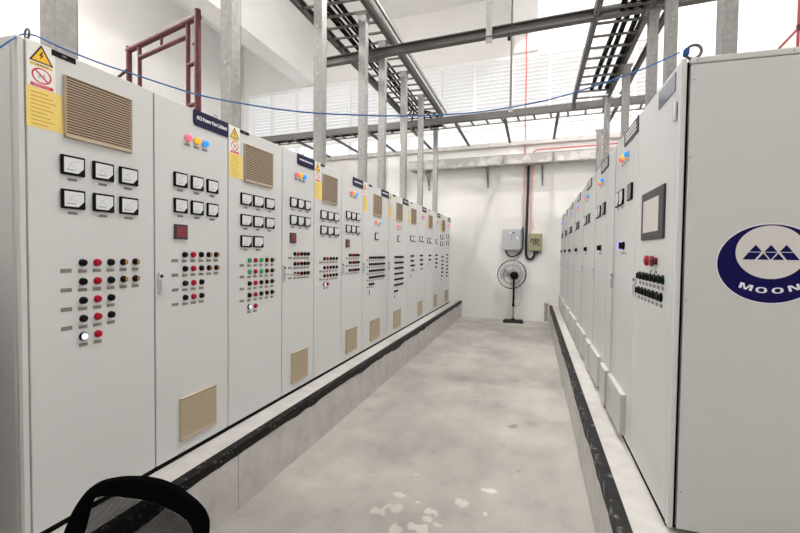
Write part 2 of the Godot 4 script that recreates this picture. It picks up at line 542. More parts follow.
func door_handle(p: Node, x: float, y0: float, y1: float, lever := false):
	var st := begin()
	box(st, Vector3(x - 0.016, y0, 0), Vector3(x + 0.016, y1, 0.012), 0.005)
	box(st, Vector3(x - 0.010, y0 + 0.015, 0.011), Vector3(x + 0.010, y1 - 0.045, 0.022), 0.004)
	var o := put("handle", st, M.handle, p)
	put("lock_cylinder", shared("lockcyl", func(s): lathe(s, [[0.0, 0.0], [0.009, 0.0], [0.009, 0.006], [0.0, 0.006]], 12)), M.black, o, Vector3(x, y1 - 0.025, 0.011))
	if lever:
		st = begin()
		tube(st, [Vector3(x, (y0 + y1) / 2, 0.02), Vector3(x + 0.03, (y0 + y1) / 2 - 0.002, 0.05), Vector3(x + 0.14, (y0 + y1) / 2 - 0.022, 0.075)], 0.009, 8)
		put("lever", st, M.steel, o)

func eyebolt(p: Node, x: float, y: float, z: float, r := 0.03, face := Vector3.BACK, m: Material = null):
	var st := begin()
	var pts := []
	var a := Vector3.UP
	var b := a.cross(face).normalized()
	for i in 20:
		var an := TAU * i / 20
		pts.append(Vector3(x, y + r + 0.008, z) + (a * sin(an) + b * cos(an)) * r)
	tube(st, pts, r * 0.22, 8, true)
	lathe(st, [[0.0, -0.012], [r * 0.62, -0.012], [r * 0.62, 0.0], [r * 0.42, 0.010], [0.0, 0.010]], 12, Vector3(x, y, z), Vector3.UP)
	put("lifting_eye", st, m if m else M.galv, p)

func cabinet(label: String, group: String, at: Vector3, turn: float, w: float, depth: float, near_end := 0.0) -> Node3D:   # local: x along the front, y up, z out of the door plane
	var t := thing("switch_cabinet", label, "cabinet", at, turn, group)
	var H := 2.2
	var st := begin()
	box(st, Vector3(0.001, 0.03, -depth), Vector3(w - 0.001, H, -0.027), 0.006)
	put("body", st, M.paint_side, t)
	st = begin()
	box(st, Vector3(0.004, 0.0, -depth + 0.01), Vector3(w - 0.004, 0.03, -0.004))
	put("base_frame", st, M.base, t)
	st = begin()
	box(st, Vector3(0.0045, 0.03, -0.024), Vector3(w - 0.0045, H - 0.003, 0.0), 0.0025)
	put("door", st, M.paint, t)
	st = begin()
	box(st, Vector3(0.0002, 0.03, -0.0275), Vector3(w - 0.0002, H - 0.004, -0.0235))
	put("door_seal", st, M.base, t)
	return t

# ------------------------------------------------------------------ overhead steel
func channel(st: SurfaceTool, a: Vector3, b: Vector3, h: float, wd: float, open: Vector3, t := 0.006):   # a C channel from a to b: web of height h, flanges reaching wd towards open
	var d := (b - a).normalized()
	var up := Vector3.UP
	if absf(d.y) > 0.9: up = Vector3.FORWARD if absf(open.z) < 0.5 else Vector3.RIGHT
	var o := (open - d * open.dot(d)).normalized()
	up = d.cross(o).normalized() * signf(d.cross(o).dot(up))
	var keep := xf
	var L := (b - a).length()
	var bas := Basis(o, up, o.cross(up))
	var s := signf(o.cross(up).dot(d))
	xf = keep * Transform3D(bas, a)
	var z0 := 0.0 if s > 0 else -L
	var z1 := L if s > 0 else 0.0
	box(st, Vector3(0, -h / 2, z0), Vector3(t, h / 2, z1))
	box(st, Vector3(0, h / 2 - t, z0), Vector3(wd, h / 2, z1))
	box(st, Vector3(0, -h / 2, z0), Vector3(wd, -h / 2 + t, z1))
	xf = keep

func post(at: Vector3, top: float, label: String, group: String, wx := 0.10, wd := 0.115):
	var t := thing("support_post", label, "post", at, 0.0, group)
	var h := top - at.y
	var st := begin()
	# folded strut: a box section with an open seam and returned lips on the far side
	box(st, Vector3(-wx / 2, 0.008, wd / 2 - 0.004), Vector3(wx / 2, h, wd / 2), 0.0015)
	box(st, Vector3(-wx / 2, 0.008, -wd / 2), Vector3(-wx / 2 + 0.004, h, wd / 2 - 0.003))
	box(st, Vector3(wx / 2 - 0.004, 0.008, -wd / 2), Vector3(wx / 2, h, wd / 2 - 0.003))
	box(st, Vector3(-wx / 2, 0.008, -wd / 2), Vector3(-wx / 2 + 0.032, h, -wd / 2 + 0.004))
	box(st, Vector3(wx / 2 - 0.032, 0.008, -wd / 2), Vector3(wx / 2, h, -wd / 2 + 0.004))
	put("strut", st, M.galv, t)
	st = begin()
	box(st, Vector3(-0.10, 0, -0.10), Vector3(0.10, 0.008, 0.10), 0.002)
	put("base_plate", st, M.galv, t)
	st = begin()
	for y in [0.55, 1.05, 1.55]:
		if y < h: lathe(st, [[0.0, 0.0], [0.011, 0.0], [0.011, 0.007], [0.0, 0.007]], 6, Vector3(0.0, y, wd / 2), Vector3.BACK)
	put("bolts", st, M.steel, t).set_meta("kind", "stuff")
	st = begin()
	box(st, Vector3(-wx / 2 - 0.035, h - 0.008, -wd / 2 - 0.02), Vector3(wx / 2 + 0.035, h, wd / 2 + 0.02))
	box(st, Vector3(-wx / 2 - 0.006, h - 0.13, -wd / 2 - 0.006), Vector3(wx / 2 + 0.006, h - 0.008, -wd / 2 - 0.001))
	box(st, Vector3(-wx / 2 - 0.006, h - 0.13, wd / 2 + 0.001), Vector3(wx / 2 + 0.006, h - 0.008, wd / 2 + 0.006))
	put("head_bracket", st, M.galv, t)

func cord(called: String, pts: Array, r: float, m: Material, label: String, category: String, group := "", sides := 8):
	var st := begin()
	tube(st, pts, r, sides)
	var o := put(called, st, m)
	tag(o, label, category, group)

func on_wall(x: float, y: float, off: float) -> Vector3:
	return WALL_O + Basis(Vector3.UP, -TILT) * Vector3(x, y, off)

# ------------------------------------------------------------------ the scene
func _ready():
	var cam := Camera3D.new()
	cam.name = "camera"
	add_child(cam)
	var yaw := 0.2942
	var pit := 0.032
	var rol := 0.0117
	var tow := func(xc: float, yc: float, zc: float) -> Vector3:
		var Y := yc * cos(pit) - zc * sin(pit)
		var Z := yc * sin(pit) + zc * cos(pit)
		return Vector3(xc * cos(yaw) - Z * sin(yaw), Y, -(xc * sin(yaw) + Z * cos(yaw)))
	var fw: Vector3 = tow.call(0.0, 0.0, 1.0)
	var rt: Vector3 = tow.call(cos(rol), sin(rol), 0.0)
	var up: Vector3 = tow.call(-sin(rol), cos(rol), 0.0)
	cam.transform = Transform3D(Basis(rt, up, -fw), Vector3(0, 1.7357, 0))
	cam.fov = rad_to_deg(2.0 * atan(266.5 / 440.7))
	cam.current = true

	var env := Environment.new()
	var sky := Sky.new()
	var sm := ProceduralSkyMaterial.new()
	sm.sky_top_color = Color(0.93, 0.96, 1.0)
	sm.sky_horizon_color = Color(0.98, 0.98, 1.0)
	sm.ground_horizon_color = Color(0.80, 0.80, 0.80)
	sm.ground_bottom_color = Color(0.55, 0.55, 0.54)
	sm.sky_energy_multiplier = 1.2
	sm.ground_energy_multiplier = 2.0
	sky.sky_material = sm
	env.background_mode = Environment.BG_SKY
	env.sky = sky
	env.tonemap_mode = Environment.TONE_MAPPER_LINEAR
	env.tonemap_exposure = 1.12
	env.sdfgi_enabled = true
	env.ssao_enabled = true
	env.ssil_enabled = true
	var we := WorldEnvironment.new()
	we.environment = env
	we.name = "world_environment"
	add_child(we)

	make_materials()
	unseen_high_bays()
	build_shell()
	build_plinths()
	build_left_row()
	build_right_row()
	build_overhead()
	build_wall_things()
	build_fan()
	build_scaffold()
	build_chair()
	build_shade_cabinet()
	build_right_scaffold()

func unseen_high_bays():  # all out of view; aisle lamps cast shadows, left ones brighten walls and ceiling
	var spots := [
		[0.45, 9.6, 1.2, 9.5, 7.85, "unseen high bay lamp over the aisle, lighting the end wall"], [0.45, 6.25, 1.3, 9.5, 7.85, "unseen high bay lamp lighting the middle of the aisle"],
		[0.45, 3.4, 1.3, 7.5, 7.85, "unseen high bay lamp lighting the near end of the aisle"], [-5.0, 5.0, 3.6, 1.5, 7.0, "unseen high bay lamp behind the left row, placed to light the walls there"],
		[-5.0, 2.0, 3.4, 1.5, 7.0, "unseen high bay lamp near the scaffold frame, placed to light the left area"], [-8.2, 4.0, 3.0, 0.0, 7.0, "unseen high bay lamp placed to light the far left wall"], [-8.2, 1.0, 3.0, 0.0, 7.0, "unseen high bay lamp placed to light the near corner of the left wall"]]
	for s in spots:
		var y: float = s[4]
		var t := thing("unseen_high_bay_lamp", s[5], "lamp", Vector3(s[0], y, -s[1]), 0.0, "unseen high bay lamps")
		var st := begin()
		lathe(st, [[0.0, -0.02], [0.19, -0.02], [0.19, 0.03], [0.10, 0.07], [0.0, 0.07]], 24, Vector3.ZERO, Vector3.UP)
		put("lens", st, M.lamp_glow, t)
		st = begin()
		lathe(st, [[0.0, 0.10], [0.09, 0.10], [0.09, 0.24], [0.0, 0.24]], 20, Vector3.ZERO, Vector3.UP)
		tube(st, [Vector3(0, 0.22, 0), Vector3(0, 8.395 - y, 0)], 0.012, 8)
		put("driver", st, M.lampshade, t)
		var l := OmniLight3D.new()
		l.name = "light"
		t.add_child(l)
		l.position = Vector3(0, 0.0, 0)
		l.light_color = Color(1.0, 0.985, 0.965)
		l.light_energy = s[2] * 1.75
		l.light_size = 0.11
		l.omni_range = 30.0
		l.omni_attenuation = 2.0
		l.shadow_enabled = true
		if s[3] > 0.0:
			var a := AreaLight3D.new()
			a.name = "downlight"
			t.add_child(a)
			a.position = Vector3(0, -0.03, 0)
			a.rotation.x = -PI / 2
			a.area_size = Vector2(0.3, 0.3)
			a.light_color = l.light_color
			a.light_energy = s[3] * 1.15
			a.area_range = 30.0
			a.area_attenuation = 2.0
			a.shadow_enabled = true

func build_shell():
	# floor
	var st := begin()
	var c := [Vector3(-13, 0, 5), Vector3(3.0, 0, 5), Vector3(3.0, 0, -14), Vector3(-13, 0, -14)]
	for i in [0, 2, 1, 0, 3, 2]:
		st.set_normal(Vector3.UP)
		st.set_uv(Vector2((c[i].x + 2.5) / 4.0, 1.0 + c[i].z / 14.0))
		st.add_vertex(c[i])
	box(st, Vector3(-13, -0.3, -14), Vector3(3.0, -0.002, 5))
	struct("floor", st, M.floor)
	st = begin()
	box(st, Vector3(-13, 8.4, -14), Vector3(3.0, 8.7, 5))
	box(st, Vector3(-7.1, 6.9, -12.6), Vector3(-6.55, 8.4, 5))
	box(st, Vector3(-0.62, 7.45, -11.9), Vector3(-0.02, 8.4, 5))
	struct("ceiling", st, M.ceiling)
	st = begin()
	box(st, Vector3(2.8, 0, -13), Vector3(3.1, 8.4, 5))
	struct("wall_right", st, M.wall)
	st = begin()
	box(st, Vector3(-9.7, 0, -13.4), Vector3(-9.4, 8.4, 5))
	struct("wall_left", st, M.wall)
	st = begin()
	box(st, Vector3(-9.6, 0, 1.3), Vector3(-4.6, 8.4, 1.6))
	box(st, Vector3(-1.4, 0, 1.3), Vector3(2.9, 8.4, 1.6))
	box(st, Vector3(-4.6, 2.9, 1.3), Vector3(-1.4, 8.4, 1.6))
	struct("unseen_wall_front", st, M.wall)  # unseen wall, set close behind the camera to cut light on end panels
	st = begin()
	box(st, Vector3(-4.6, 0.0, 1.36), Vector3(-3.005, 2.9, 1.42), 0.006)
	box(st, Vector3(-2.995, 0.0, 1.36), Vector3(-1.4, 2.9, 1.42), 0.006)
	struct("door_1", st, mat(0.20, 0.20, 0.21, 0.6))  # added dark door behind the camera, to darken the left end panel
	# far wall with its band of louvres
	var T := Transform3D(Basis(Vector3.UP, -TILT), WALL_O)
	st = begin()
	xf = T
	box(st, Vector3(-9.6, 0, -0.24), Vector3(4.2, 4.62, 0))
	box(st, Vector3(-9.6, 6.88, -0.24), Vector3(4.2, 8.5, 0))
	box(st, Vector3(-9.6, 4.62, -0.24), Vector3(-8.56, 6.88, 0))
	box(st, Vector3(3.45, 4.62, -0.24), Vector3(4.2, 6.88, 0))
	box(st, Vector3(0.13, 6.88, 0), Vector3(0.72, 8.4, 0.10))
	struct("wall_back", st, M.wall)
	st = begin()
	box(st, Vector3(-8.9, 4.52, 0.0), Vector3(3.42, 4.64, 0.10), 0.01)
	struct("trim_1", st, M.concrete)
	xf = Transform3D.IDENTITY
	var x := -8.56
	var n := 1
	while x < 3.4:
		var w := 0.956
		if x + w > 3.45: w = 3.45 - x
		st = begin()
		var f := 0.028
		box(st, Vector3(0, 0, -0.16), Vector3(f, 2.26, -0.02))
		box(st, Vector3(w - f, 0, -0.16), Vector3(w, 2.26, -0.02))
		box(st, Vector3(f, 0, -0.16), Vector3(w - f, 0.05, -0.02))
		box(st, Vector3(f, 2.16, -0.16), Vector3(w - f, 2.26, -0.02))
		box(st, Vector3(f, 0.43, -0.16), Vector3(w - f, 0.54, -0.02))
		var o := struct("window_%d" % n, st, M.louvre)
		o.transform = T * Transform3D(Basis.IDENTITY, Vector3(x, 4.62, 0))
		var blade := shared("blade%.2f" % w, func(s):
			prism_blade(s, f, w - f))
		var k := 0
		while k < 16:
			put("louvre_slat", blade, M.louvre, o, Vector3(0, 0.60 + k * 0.099, -0.09))
			k += 1
		put("pane", shared("pane%.2f" % w, func(s): box(s, Vector3(f, 0.05, -0.094), Vector3(w - f, 0.43, -0.088))), M.glass, o)
		x += w + 0.0005
		n += 1

func prism_blade(st: SurfaceTool, x0: float, x1: float):       # a sloping blade, high on the room side
	var a := Vector2(-0.045, -0.026)
	var b := Vector2(0.045, 0.026)
	var d := Vector2(-(b - a).y, (b - a).x).normalized() * 0.006
	var p := [a - d, b - d, b + d, a + d]
	var q := []
	for v in p: q.append(v)
	for i in 4:
		var u: Vector2 = q[i]
		var v: Vector2 = q[(i + 1) % 4]
		quad(st, Vector3(x1, u.y, u.x), Vector3(x0, u.y, u.x), Vector3(x0, v.y, v.x), Vector3(x1, v.y, v.x))

func build_plinths():
	var joints := [-0.6, 0.2, 2.47, 5.07, 7.6, 10.0]
	for side in [-1, 1]:
		var face := -1.86 if side < 0 else 0.41
		var back := -3.0 if side < 0 else 2.0
		var t := thing("concrete_plinth", "long raised concrete plinth with black painted edge under the left cabinet row" if side < 0 else "long raised concrete plinth with worn black edge under the right cabinet row", "plinth", Vector3((face + back) / 2, 0, -6.0), 0.0, "")
		var off := t.position
		xf = Transform3D(Basis.IDENTITY, -off)
		for i in joints.size():
			var d0: float = joints[i]
			var end_f := 11.907 - 0.096 * (face + 0.7) - 0.004
			var d1: float = joints[i + 1] - 0.005 if i + 1 < joints.size() else end_f
			if i == 0 and side < 0: d0 = 1.2
			if i == 0 and side < 0: continue
			if i == 1 and side < 0: d0 = 1.2
			var end_b := 11.907 - 0.096 * (back + 0.7) - 0.004 if i + 1 == joints.size() else d1
			var st := begin()
			var P := PackedVector2Array([Vector2(face, d0), Vector2(face, d1), Vector2(back, end_b), Vector2(back, d0)])
			var keep := xf
			xf = xf * Transform3D(Basis(Vector3.RIGHT, Vector3(0, 0, -1), Vector3.UP), Vector3.ZERO)
			prism(st, P, 0.0, HP)
			xf = keep
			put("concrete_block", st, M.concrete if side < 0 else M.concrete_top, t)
		# painted black edge: a band on the top and a ragged band down the face
		var st2 := begin()
		var rng := RandomNumberGenerator.new()
		rng.seed = 77 + side
		var d := 1.2 if side < 0 else 0.2
		var prev := 0.08
		var s := -1.0 if side < 0 else 1.0
		var bw := 0.055 if side < 0 else 0.062
		var e := 0.003
		while d < 11.76 + (0.25 if side < 0 else 0.03):
			var d2 := d + 0.06
			var cur := clampf(prev + rng.randf_range(-0.012, 0.012), 0.062, 0.098)
			var A := face - s * e
			var top := HP + e
			var pts := [Vector3(A, top - prev, -d), Vector3(A, top - cur, -d2), Vector3(A, top - 0.004, -d2), Vector3(A, top - 0.004, -d)]
			var pts2 := [Vector3(A + s * 0.004, top, -d), Vector3(A + s * 0.004, top, -d2), Vector3(face + s * bw, top, -d2), Vector3(face + s * bw, top, -d)]
			if s > 0:
				quad(st2, pts[1], pts[0], pts[3], pts[2]); quad(st2, pts2[0], pts2[3], pts2[2], pts2[1])
				quad(st2, pts[2], pts[3], pts2[0], pts2[1])
			else:
				quad(st2, pts[0], pts[1], pts[2], pts[3]); quad(st2, pts2[1], pts2[2], pts2[3], pts2[0])
				quad(st2, pts[3], pts[2], pts2[1], pts2[0])
			prev = cur
			d = d2
		put("black_edge", st2, M.strip if side < 0 else M.strip_worn, t)
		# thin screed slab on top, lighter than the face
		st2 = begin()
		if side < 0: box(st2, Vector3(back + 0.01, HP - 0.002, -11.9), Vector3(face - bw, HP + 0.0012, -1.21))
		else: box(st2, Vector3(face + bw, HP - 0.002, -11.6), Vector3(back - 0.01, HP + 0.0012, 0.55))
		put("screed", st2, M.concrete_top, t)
		xf = Transform3D.IDENTITY

# ---- left row: D of each unit's start, end
func left_cab(d0: float, d1: float, label: String) -> Node3D:
	return cabinet(label, "grey switch cabinets in the left row", Vector3(LX, HP, -d0), PI / 2, d1 - d0, 0.8)

func build_left_row():
	var g: Node3D
	# 1
	var d := 1.352
	g = left_cab(d, 2.0165, "nearest cabinet of the left row, tan vent, six meters, five rows of buttons")
	sticker(g, 0.006)
	small_plate(g, 0.108, 0.217, 2.168, 2.194)
	vent(g, 0.158, 1.816, 0.512, 2.10, 0.0125, M.tan, M.brown_slat, true)
	for y in [1.69, 1.533]:
		for i in 3: meter(g, [0.195, 0.348, 0.493][i], y, 0.112, 0.09)
	button_rows(g, [[1.234, 0.239, "krkgg"], [1.143, 0.239, "krkgg"], [1.052, 0.239, "krk"], [0.964, 0.239, "krk"], [0.877, 0.239, "wr"]])
	eyebolt(g, 0.03, 2.2, -0.03, 0.02, Vector3(1, 0, 0.2), M.tray)
	var st := begin()
	box(st, Vector3(-0.034, 0.02, -0.034), Vector3(0.0042, 2.198, -0.003), 0.008)
	put("corner_post", st, M.paint_side, g)
	st = begin()
	box(st, Vector3(-0.030, 0.022, -0.80), Vector3(0.0, 2.197, -0.040), 0.004)
	put("end_panel", st, M.paint_side, g)
	# 2
	d = 2.0165
	g = left_cab(d, 2.653, "second cabinet of the left row, pink, yellow and blue lamps under lettered navy nameplate")
	nameplate(g, 0.302, 0.633, 2.097, 2.197, "AC3 Power Pan Cabinet")
	signal_lamps(g, 0.252, 2.0)
	for y in [1.73, 1.572]:
		for i in 3: meter(g, [0.191, 0.330, 0.471][i], y, 0.107, 0.088)
	display(g, 0.192, 1.412, M.display)
	button_rows(g, [[1.272, 0.224, "krkgg"], [1.184, 0.226, "krkgg"], [1.093, 0.227, "krk"], [1.004, 0.227, "krk"]], 0.071)
	vent(g, 0.18, 0.108, 0.498, 0.377, 0.0122, M.tan, M.tan, true)
	door_handle(g, 0.036, 1.04, 1.172)
	eyebolt(g, 0.57, 2.2, -0.05, 0.016)
	# 3
	d = 2.653
	g = left_cab(d, 3.356, "grey left-row cabinet with tan vent over three rows of meters, eight in all")
	sticker(g, 0.012)
	small_plate(g, 0.132, 0.236, 2.17, 2.192)
	vent(g, 0.175, 1.82, 0.545, 2.10, 0.0125, M.tan, M.brown_slat, true)
	for y in [1.688, 1.53, 1.372]:
		for i in (3 if y > 1.4 else 2): meter(g, [0.198, 0.351, 0.51][i], y, 0.128, 0.088)
	button_rows(g, [[1.227, 0.241, "eregg"], [1.14, 0.241, "eregg"], [1.05, 0.241, "krkgg"], [0.96, 0.241, "krkgg"], [0.87, 0.241, "wr"]], 0.0765, true, -0.087)
	# 4
	d = 3.356
	g = left_cab(d, 3.934, "narrow grey cabinet with raised lever handle and three rows of buttons, fourth in left row")
	nameplate(g, 0.245, 0.574, 2.097, 2.197)
	signal_lamps(g, 0.23, 2.0, 0.07)
	for y in [1.74, 1.582]:
		for i in 3: meter(g, [0.176, 0.304, 0.435][i], y, 0.108, 0.088)
	display(g, 0.173, 1.42, M.display)
	button_rows(g, [[1.277, 0.207, "krkkg"], [1.187, 0.208, "krkkg"], [1.095, 0.209, "krkkg"]], 0.062)
	vent(g, 0.157, 0.098, 0.442, 0.376, 0.0122, M.tan, M.tan, true)
	door_handle(g, 0.03, 1.03, 1.18, true)
	eyebolt(g, 0.44, 2.2, -0.05, 0.016)
	# 5
	d = 3.934
	g = left_cab(d, 4.585, "fifth cabinet of the left row, tan vent over six meters and one white lamp button")
	sticker(g, 0.012)
	small_plate(g, 0.132, 0.222, 2.17, 2.192)
	vent(g, 0.168, 1.81, 0.515, 2.10, 0.0125, M.tan, M.brown_slat, true)
	for y in [1.68, 1.522]:
		for i in 3: meter(g, [0.194, 0.352, 0.505][i], y, 0.126, 0.09)
	button_rows(g, [[1.227, 0.222, "krkkg"], [1.134, 0.223, "krkkg"], [1.049, 0.224, "krkkg"], [0.959, 0.226, "wr"]])
	# 6
	d = 4.585
	g = left_cab(d, 5.23, "sixth cabinet of the left row, navy nameplate, six meters and low tan vent")
	nameplate(g, 0.31, 0.64, 2.097, 2.197)
	signal_lamps(g, 0.26, 2.0)
	for y in [1.73, 1.572]:
		for i in 3: meter(g, [0.175, 0.325, 0.475][i], y, 0.12, 0.09)
	display(g, 0.165, 1.40, M.display)
	button_rows(g, [[1.263, 0.225, "krkkg"], [1.174, 0.227, "krkkg"], [1.084, 0.228, "krkkg"]], 0.068)
	vent(g, 0.135, 0.105, 0.455, 0.385, 0.0122, M.tan, M.tan, true)
	door_handle(g, 0.03, 1.04, 1.18)
	# 7, 8: wide units with long rows of black switches
	for k in 2:
		var a: float = [5.23, 6.267][k]
		var b: float = [6.267, 7.336][k]
		g = left_cab(a, b, ["wide grey left-row cabinet with four long rows of black switches under its vent", "wide grey left-row cabinet with six long rows of black switches under its vent"][k])
		sticker(g, 0.014, 0.10)
		small_plate(g, 0.20, 0.32, 2.165, 2.19)
		vent(g, 0.372, 1.803, 0.702, 2.088, 0.0125, M.tan, M.brown_slat, false)
		signal_lamps(g, 0.46, 1.715, 0.085)
		display(g, 0.515, 1.52, M.meter_face, 0.13, 0.10)
		nameplate(g, b - a - 0.345, b - a - 0.01, 2.10, 2.197)
		var row := "kkkkkkkkk" if k == 0 else "kkkkkkk"
		var rows := []
		for i in (4 if k == 0 else 6): rows.append([1.227 - i * 0.0885, 0.25 if k == 0 else 0.325, row])
		rows.append([0.872 if k == 0 else 0.69, 0.25 if k == 0 else 0.325, "kkk"])
		rows.append([0.775 if k == 0 else 0.60, 0.27 if k == 0 else 0.35, "w"])
		button_rows(g, rows, 0.0735, k == 0)
		vent(g, 0.29, 0.096, 0.65, 0.375, 0.0122, M.tan, M.tan, false)
		door_handle(g, 0.035, 1.03, 1.17)
	# 9..14: three pairs far down the row
	var ends := [7.336, 8.01, 8.684, 9.37, 10.055, 10.70, 11.347]
	var labels := ["grey cabinet with lit red button and tan top vent, far down the left row", "grey cabinet beside the one with lit red button, two meters, low tan vent", "far left-row cabinet with tan top vent and only two rows of switches", "far left-row cabinet with a single meter and four rows of switches", "last but one cabinet of left row, four meters beneath its tan vent", "last cabinet of the left row, next to the white end wall"]
	for k in 6:
		d = ends[k]
		var w: float = ends[k + 1] - d
		g = left_cab(d, ends[k + 1], labels[k])
		if k % 2 == 0:
			sticker(g, 0.012, 0.09)
			small_plate(g, 0.17, 0.28, 2.165, 2.19)
			vent(g, 0.172, 1.805, 0.515, 2.085, 0.0125, M.tan, M.brown_slat, false)
		else:
			nameplate(g, w - 0.345, w - 0.01, 2.10, 2.197)
			signal_lamps(g, w * 0.56 - 0.07, 2.0, 0.075)
			vent(g, 0.06 if k < 5 else 0.025, 0.10, 0.39, 0.372, 0.0122, M.tan, M.tan, false)
		var met: Array = [[[0.225, 1.55], [0.39, 1.55]], [[0.19, 1.56], [0.38, 1.56]], [[0.19, 1.55], [0.38, 1.55]], [[0.30, 1.55]], [[0.11, 1.67], [0.36, 1.67], [0.11, 1.52], [0.36, 1.52]], [[0.18, 1.71], [0.43, 1.71], [0.18, 1.55], [0.43, 1.55]]][k]
		for p in met: meter(g, p[0], p[1], 0.15, 0.10, false)
		var rows: Array = [[[1.24, 0.20, "kkk"], [1.155, 0.20, "kkk"], [1.07, 0.20, "kkkk"], [0.985, 0.23, "wrr"], [0.885, 0.23, "w"]],
			[[1.245, 0.20, "kkk"], [1.16, 0.22, "kkk"], [1.075, 0.22, "kkk"], [0.99, 0.26, "wk"]],
			[[1.243, 0.25, "kkk"], [1.156, 0.25, "kkk"], [1.065, 0.22, "w"]],
			[[1.249, 0.22, "kkk"], [1.161, 0.22, "kkk"], [1.073, 0.22, "kkk"], [0.985, 0.22, "kk"]],
			[[1.207, 0.22, "kkk"], [1.115, 0.22, "kkk"], [1.025, 0.22, "kkk"], [0.935, 0.22, "kkk"], [0.845, 0.22, "kkk"], [0.755, 0.22, "kk"], [0.674, 0.21, "w"]],
			[[1.255, 0.17, "kkk"], [1.165, 0.17, "kkk"], [1.075, 0.17, "kkk"], [0.985, 0.17, "kkk"], [0.895, 0.17, "kkk"], [0.81, 0.17, "kkk"], [0.72, 0.17, "kk"]]][k]
		button_rows(g, rows, 0.0735, false)

# ---- right row: local x runs from the far end of a unit towards the camera
func right_cab(d_near: float, d_far: float, label: String) -> Node3D:
	return cabinet(label, "grey switch cabinets in the right row", Vector3(RX, HP, -d_far), -PI / 2, d_far - d_near, 1.0)

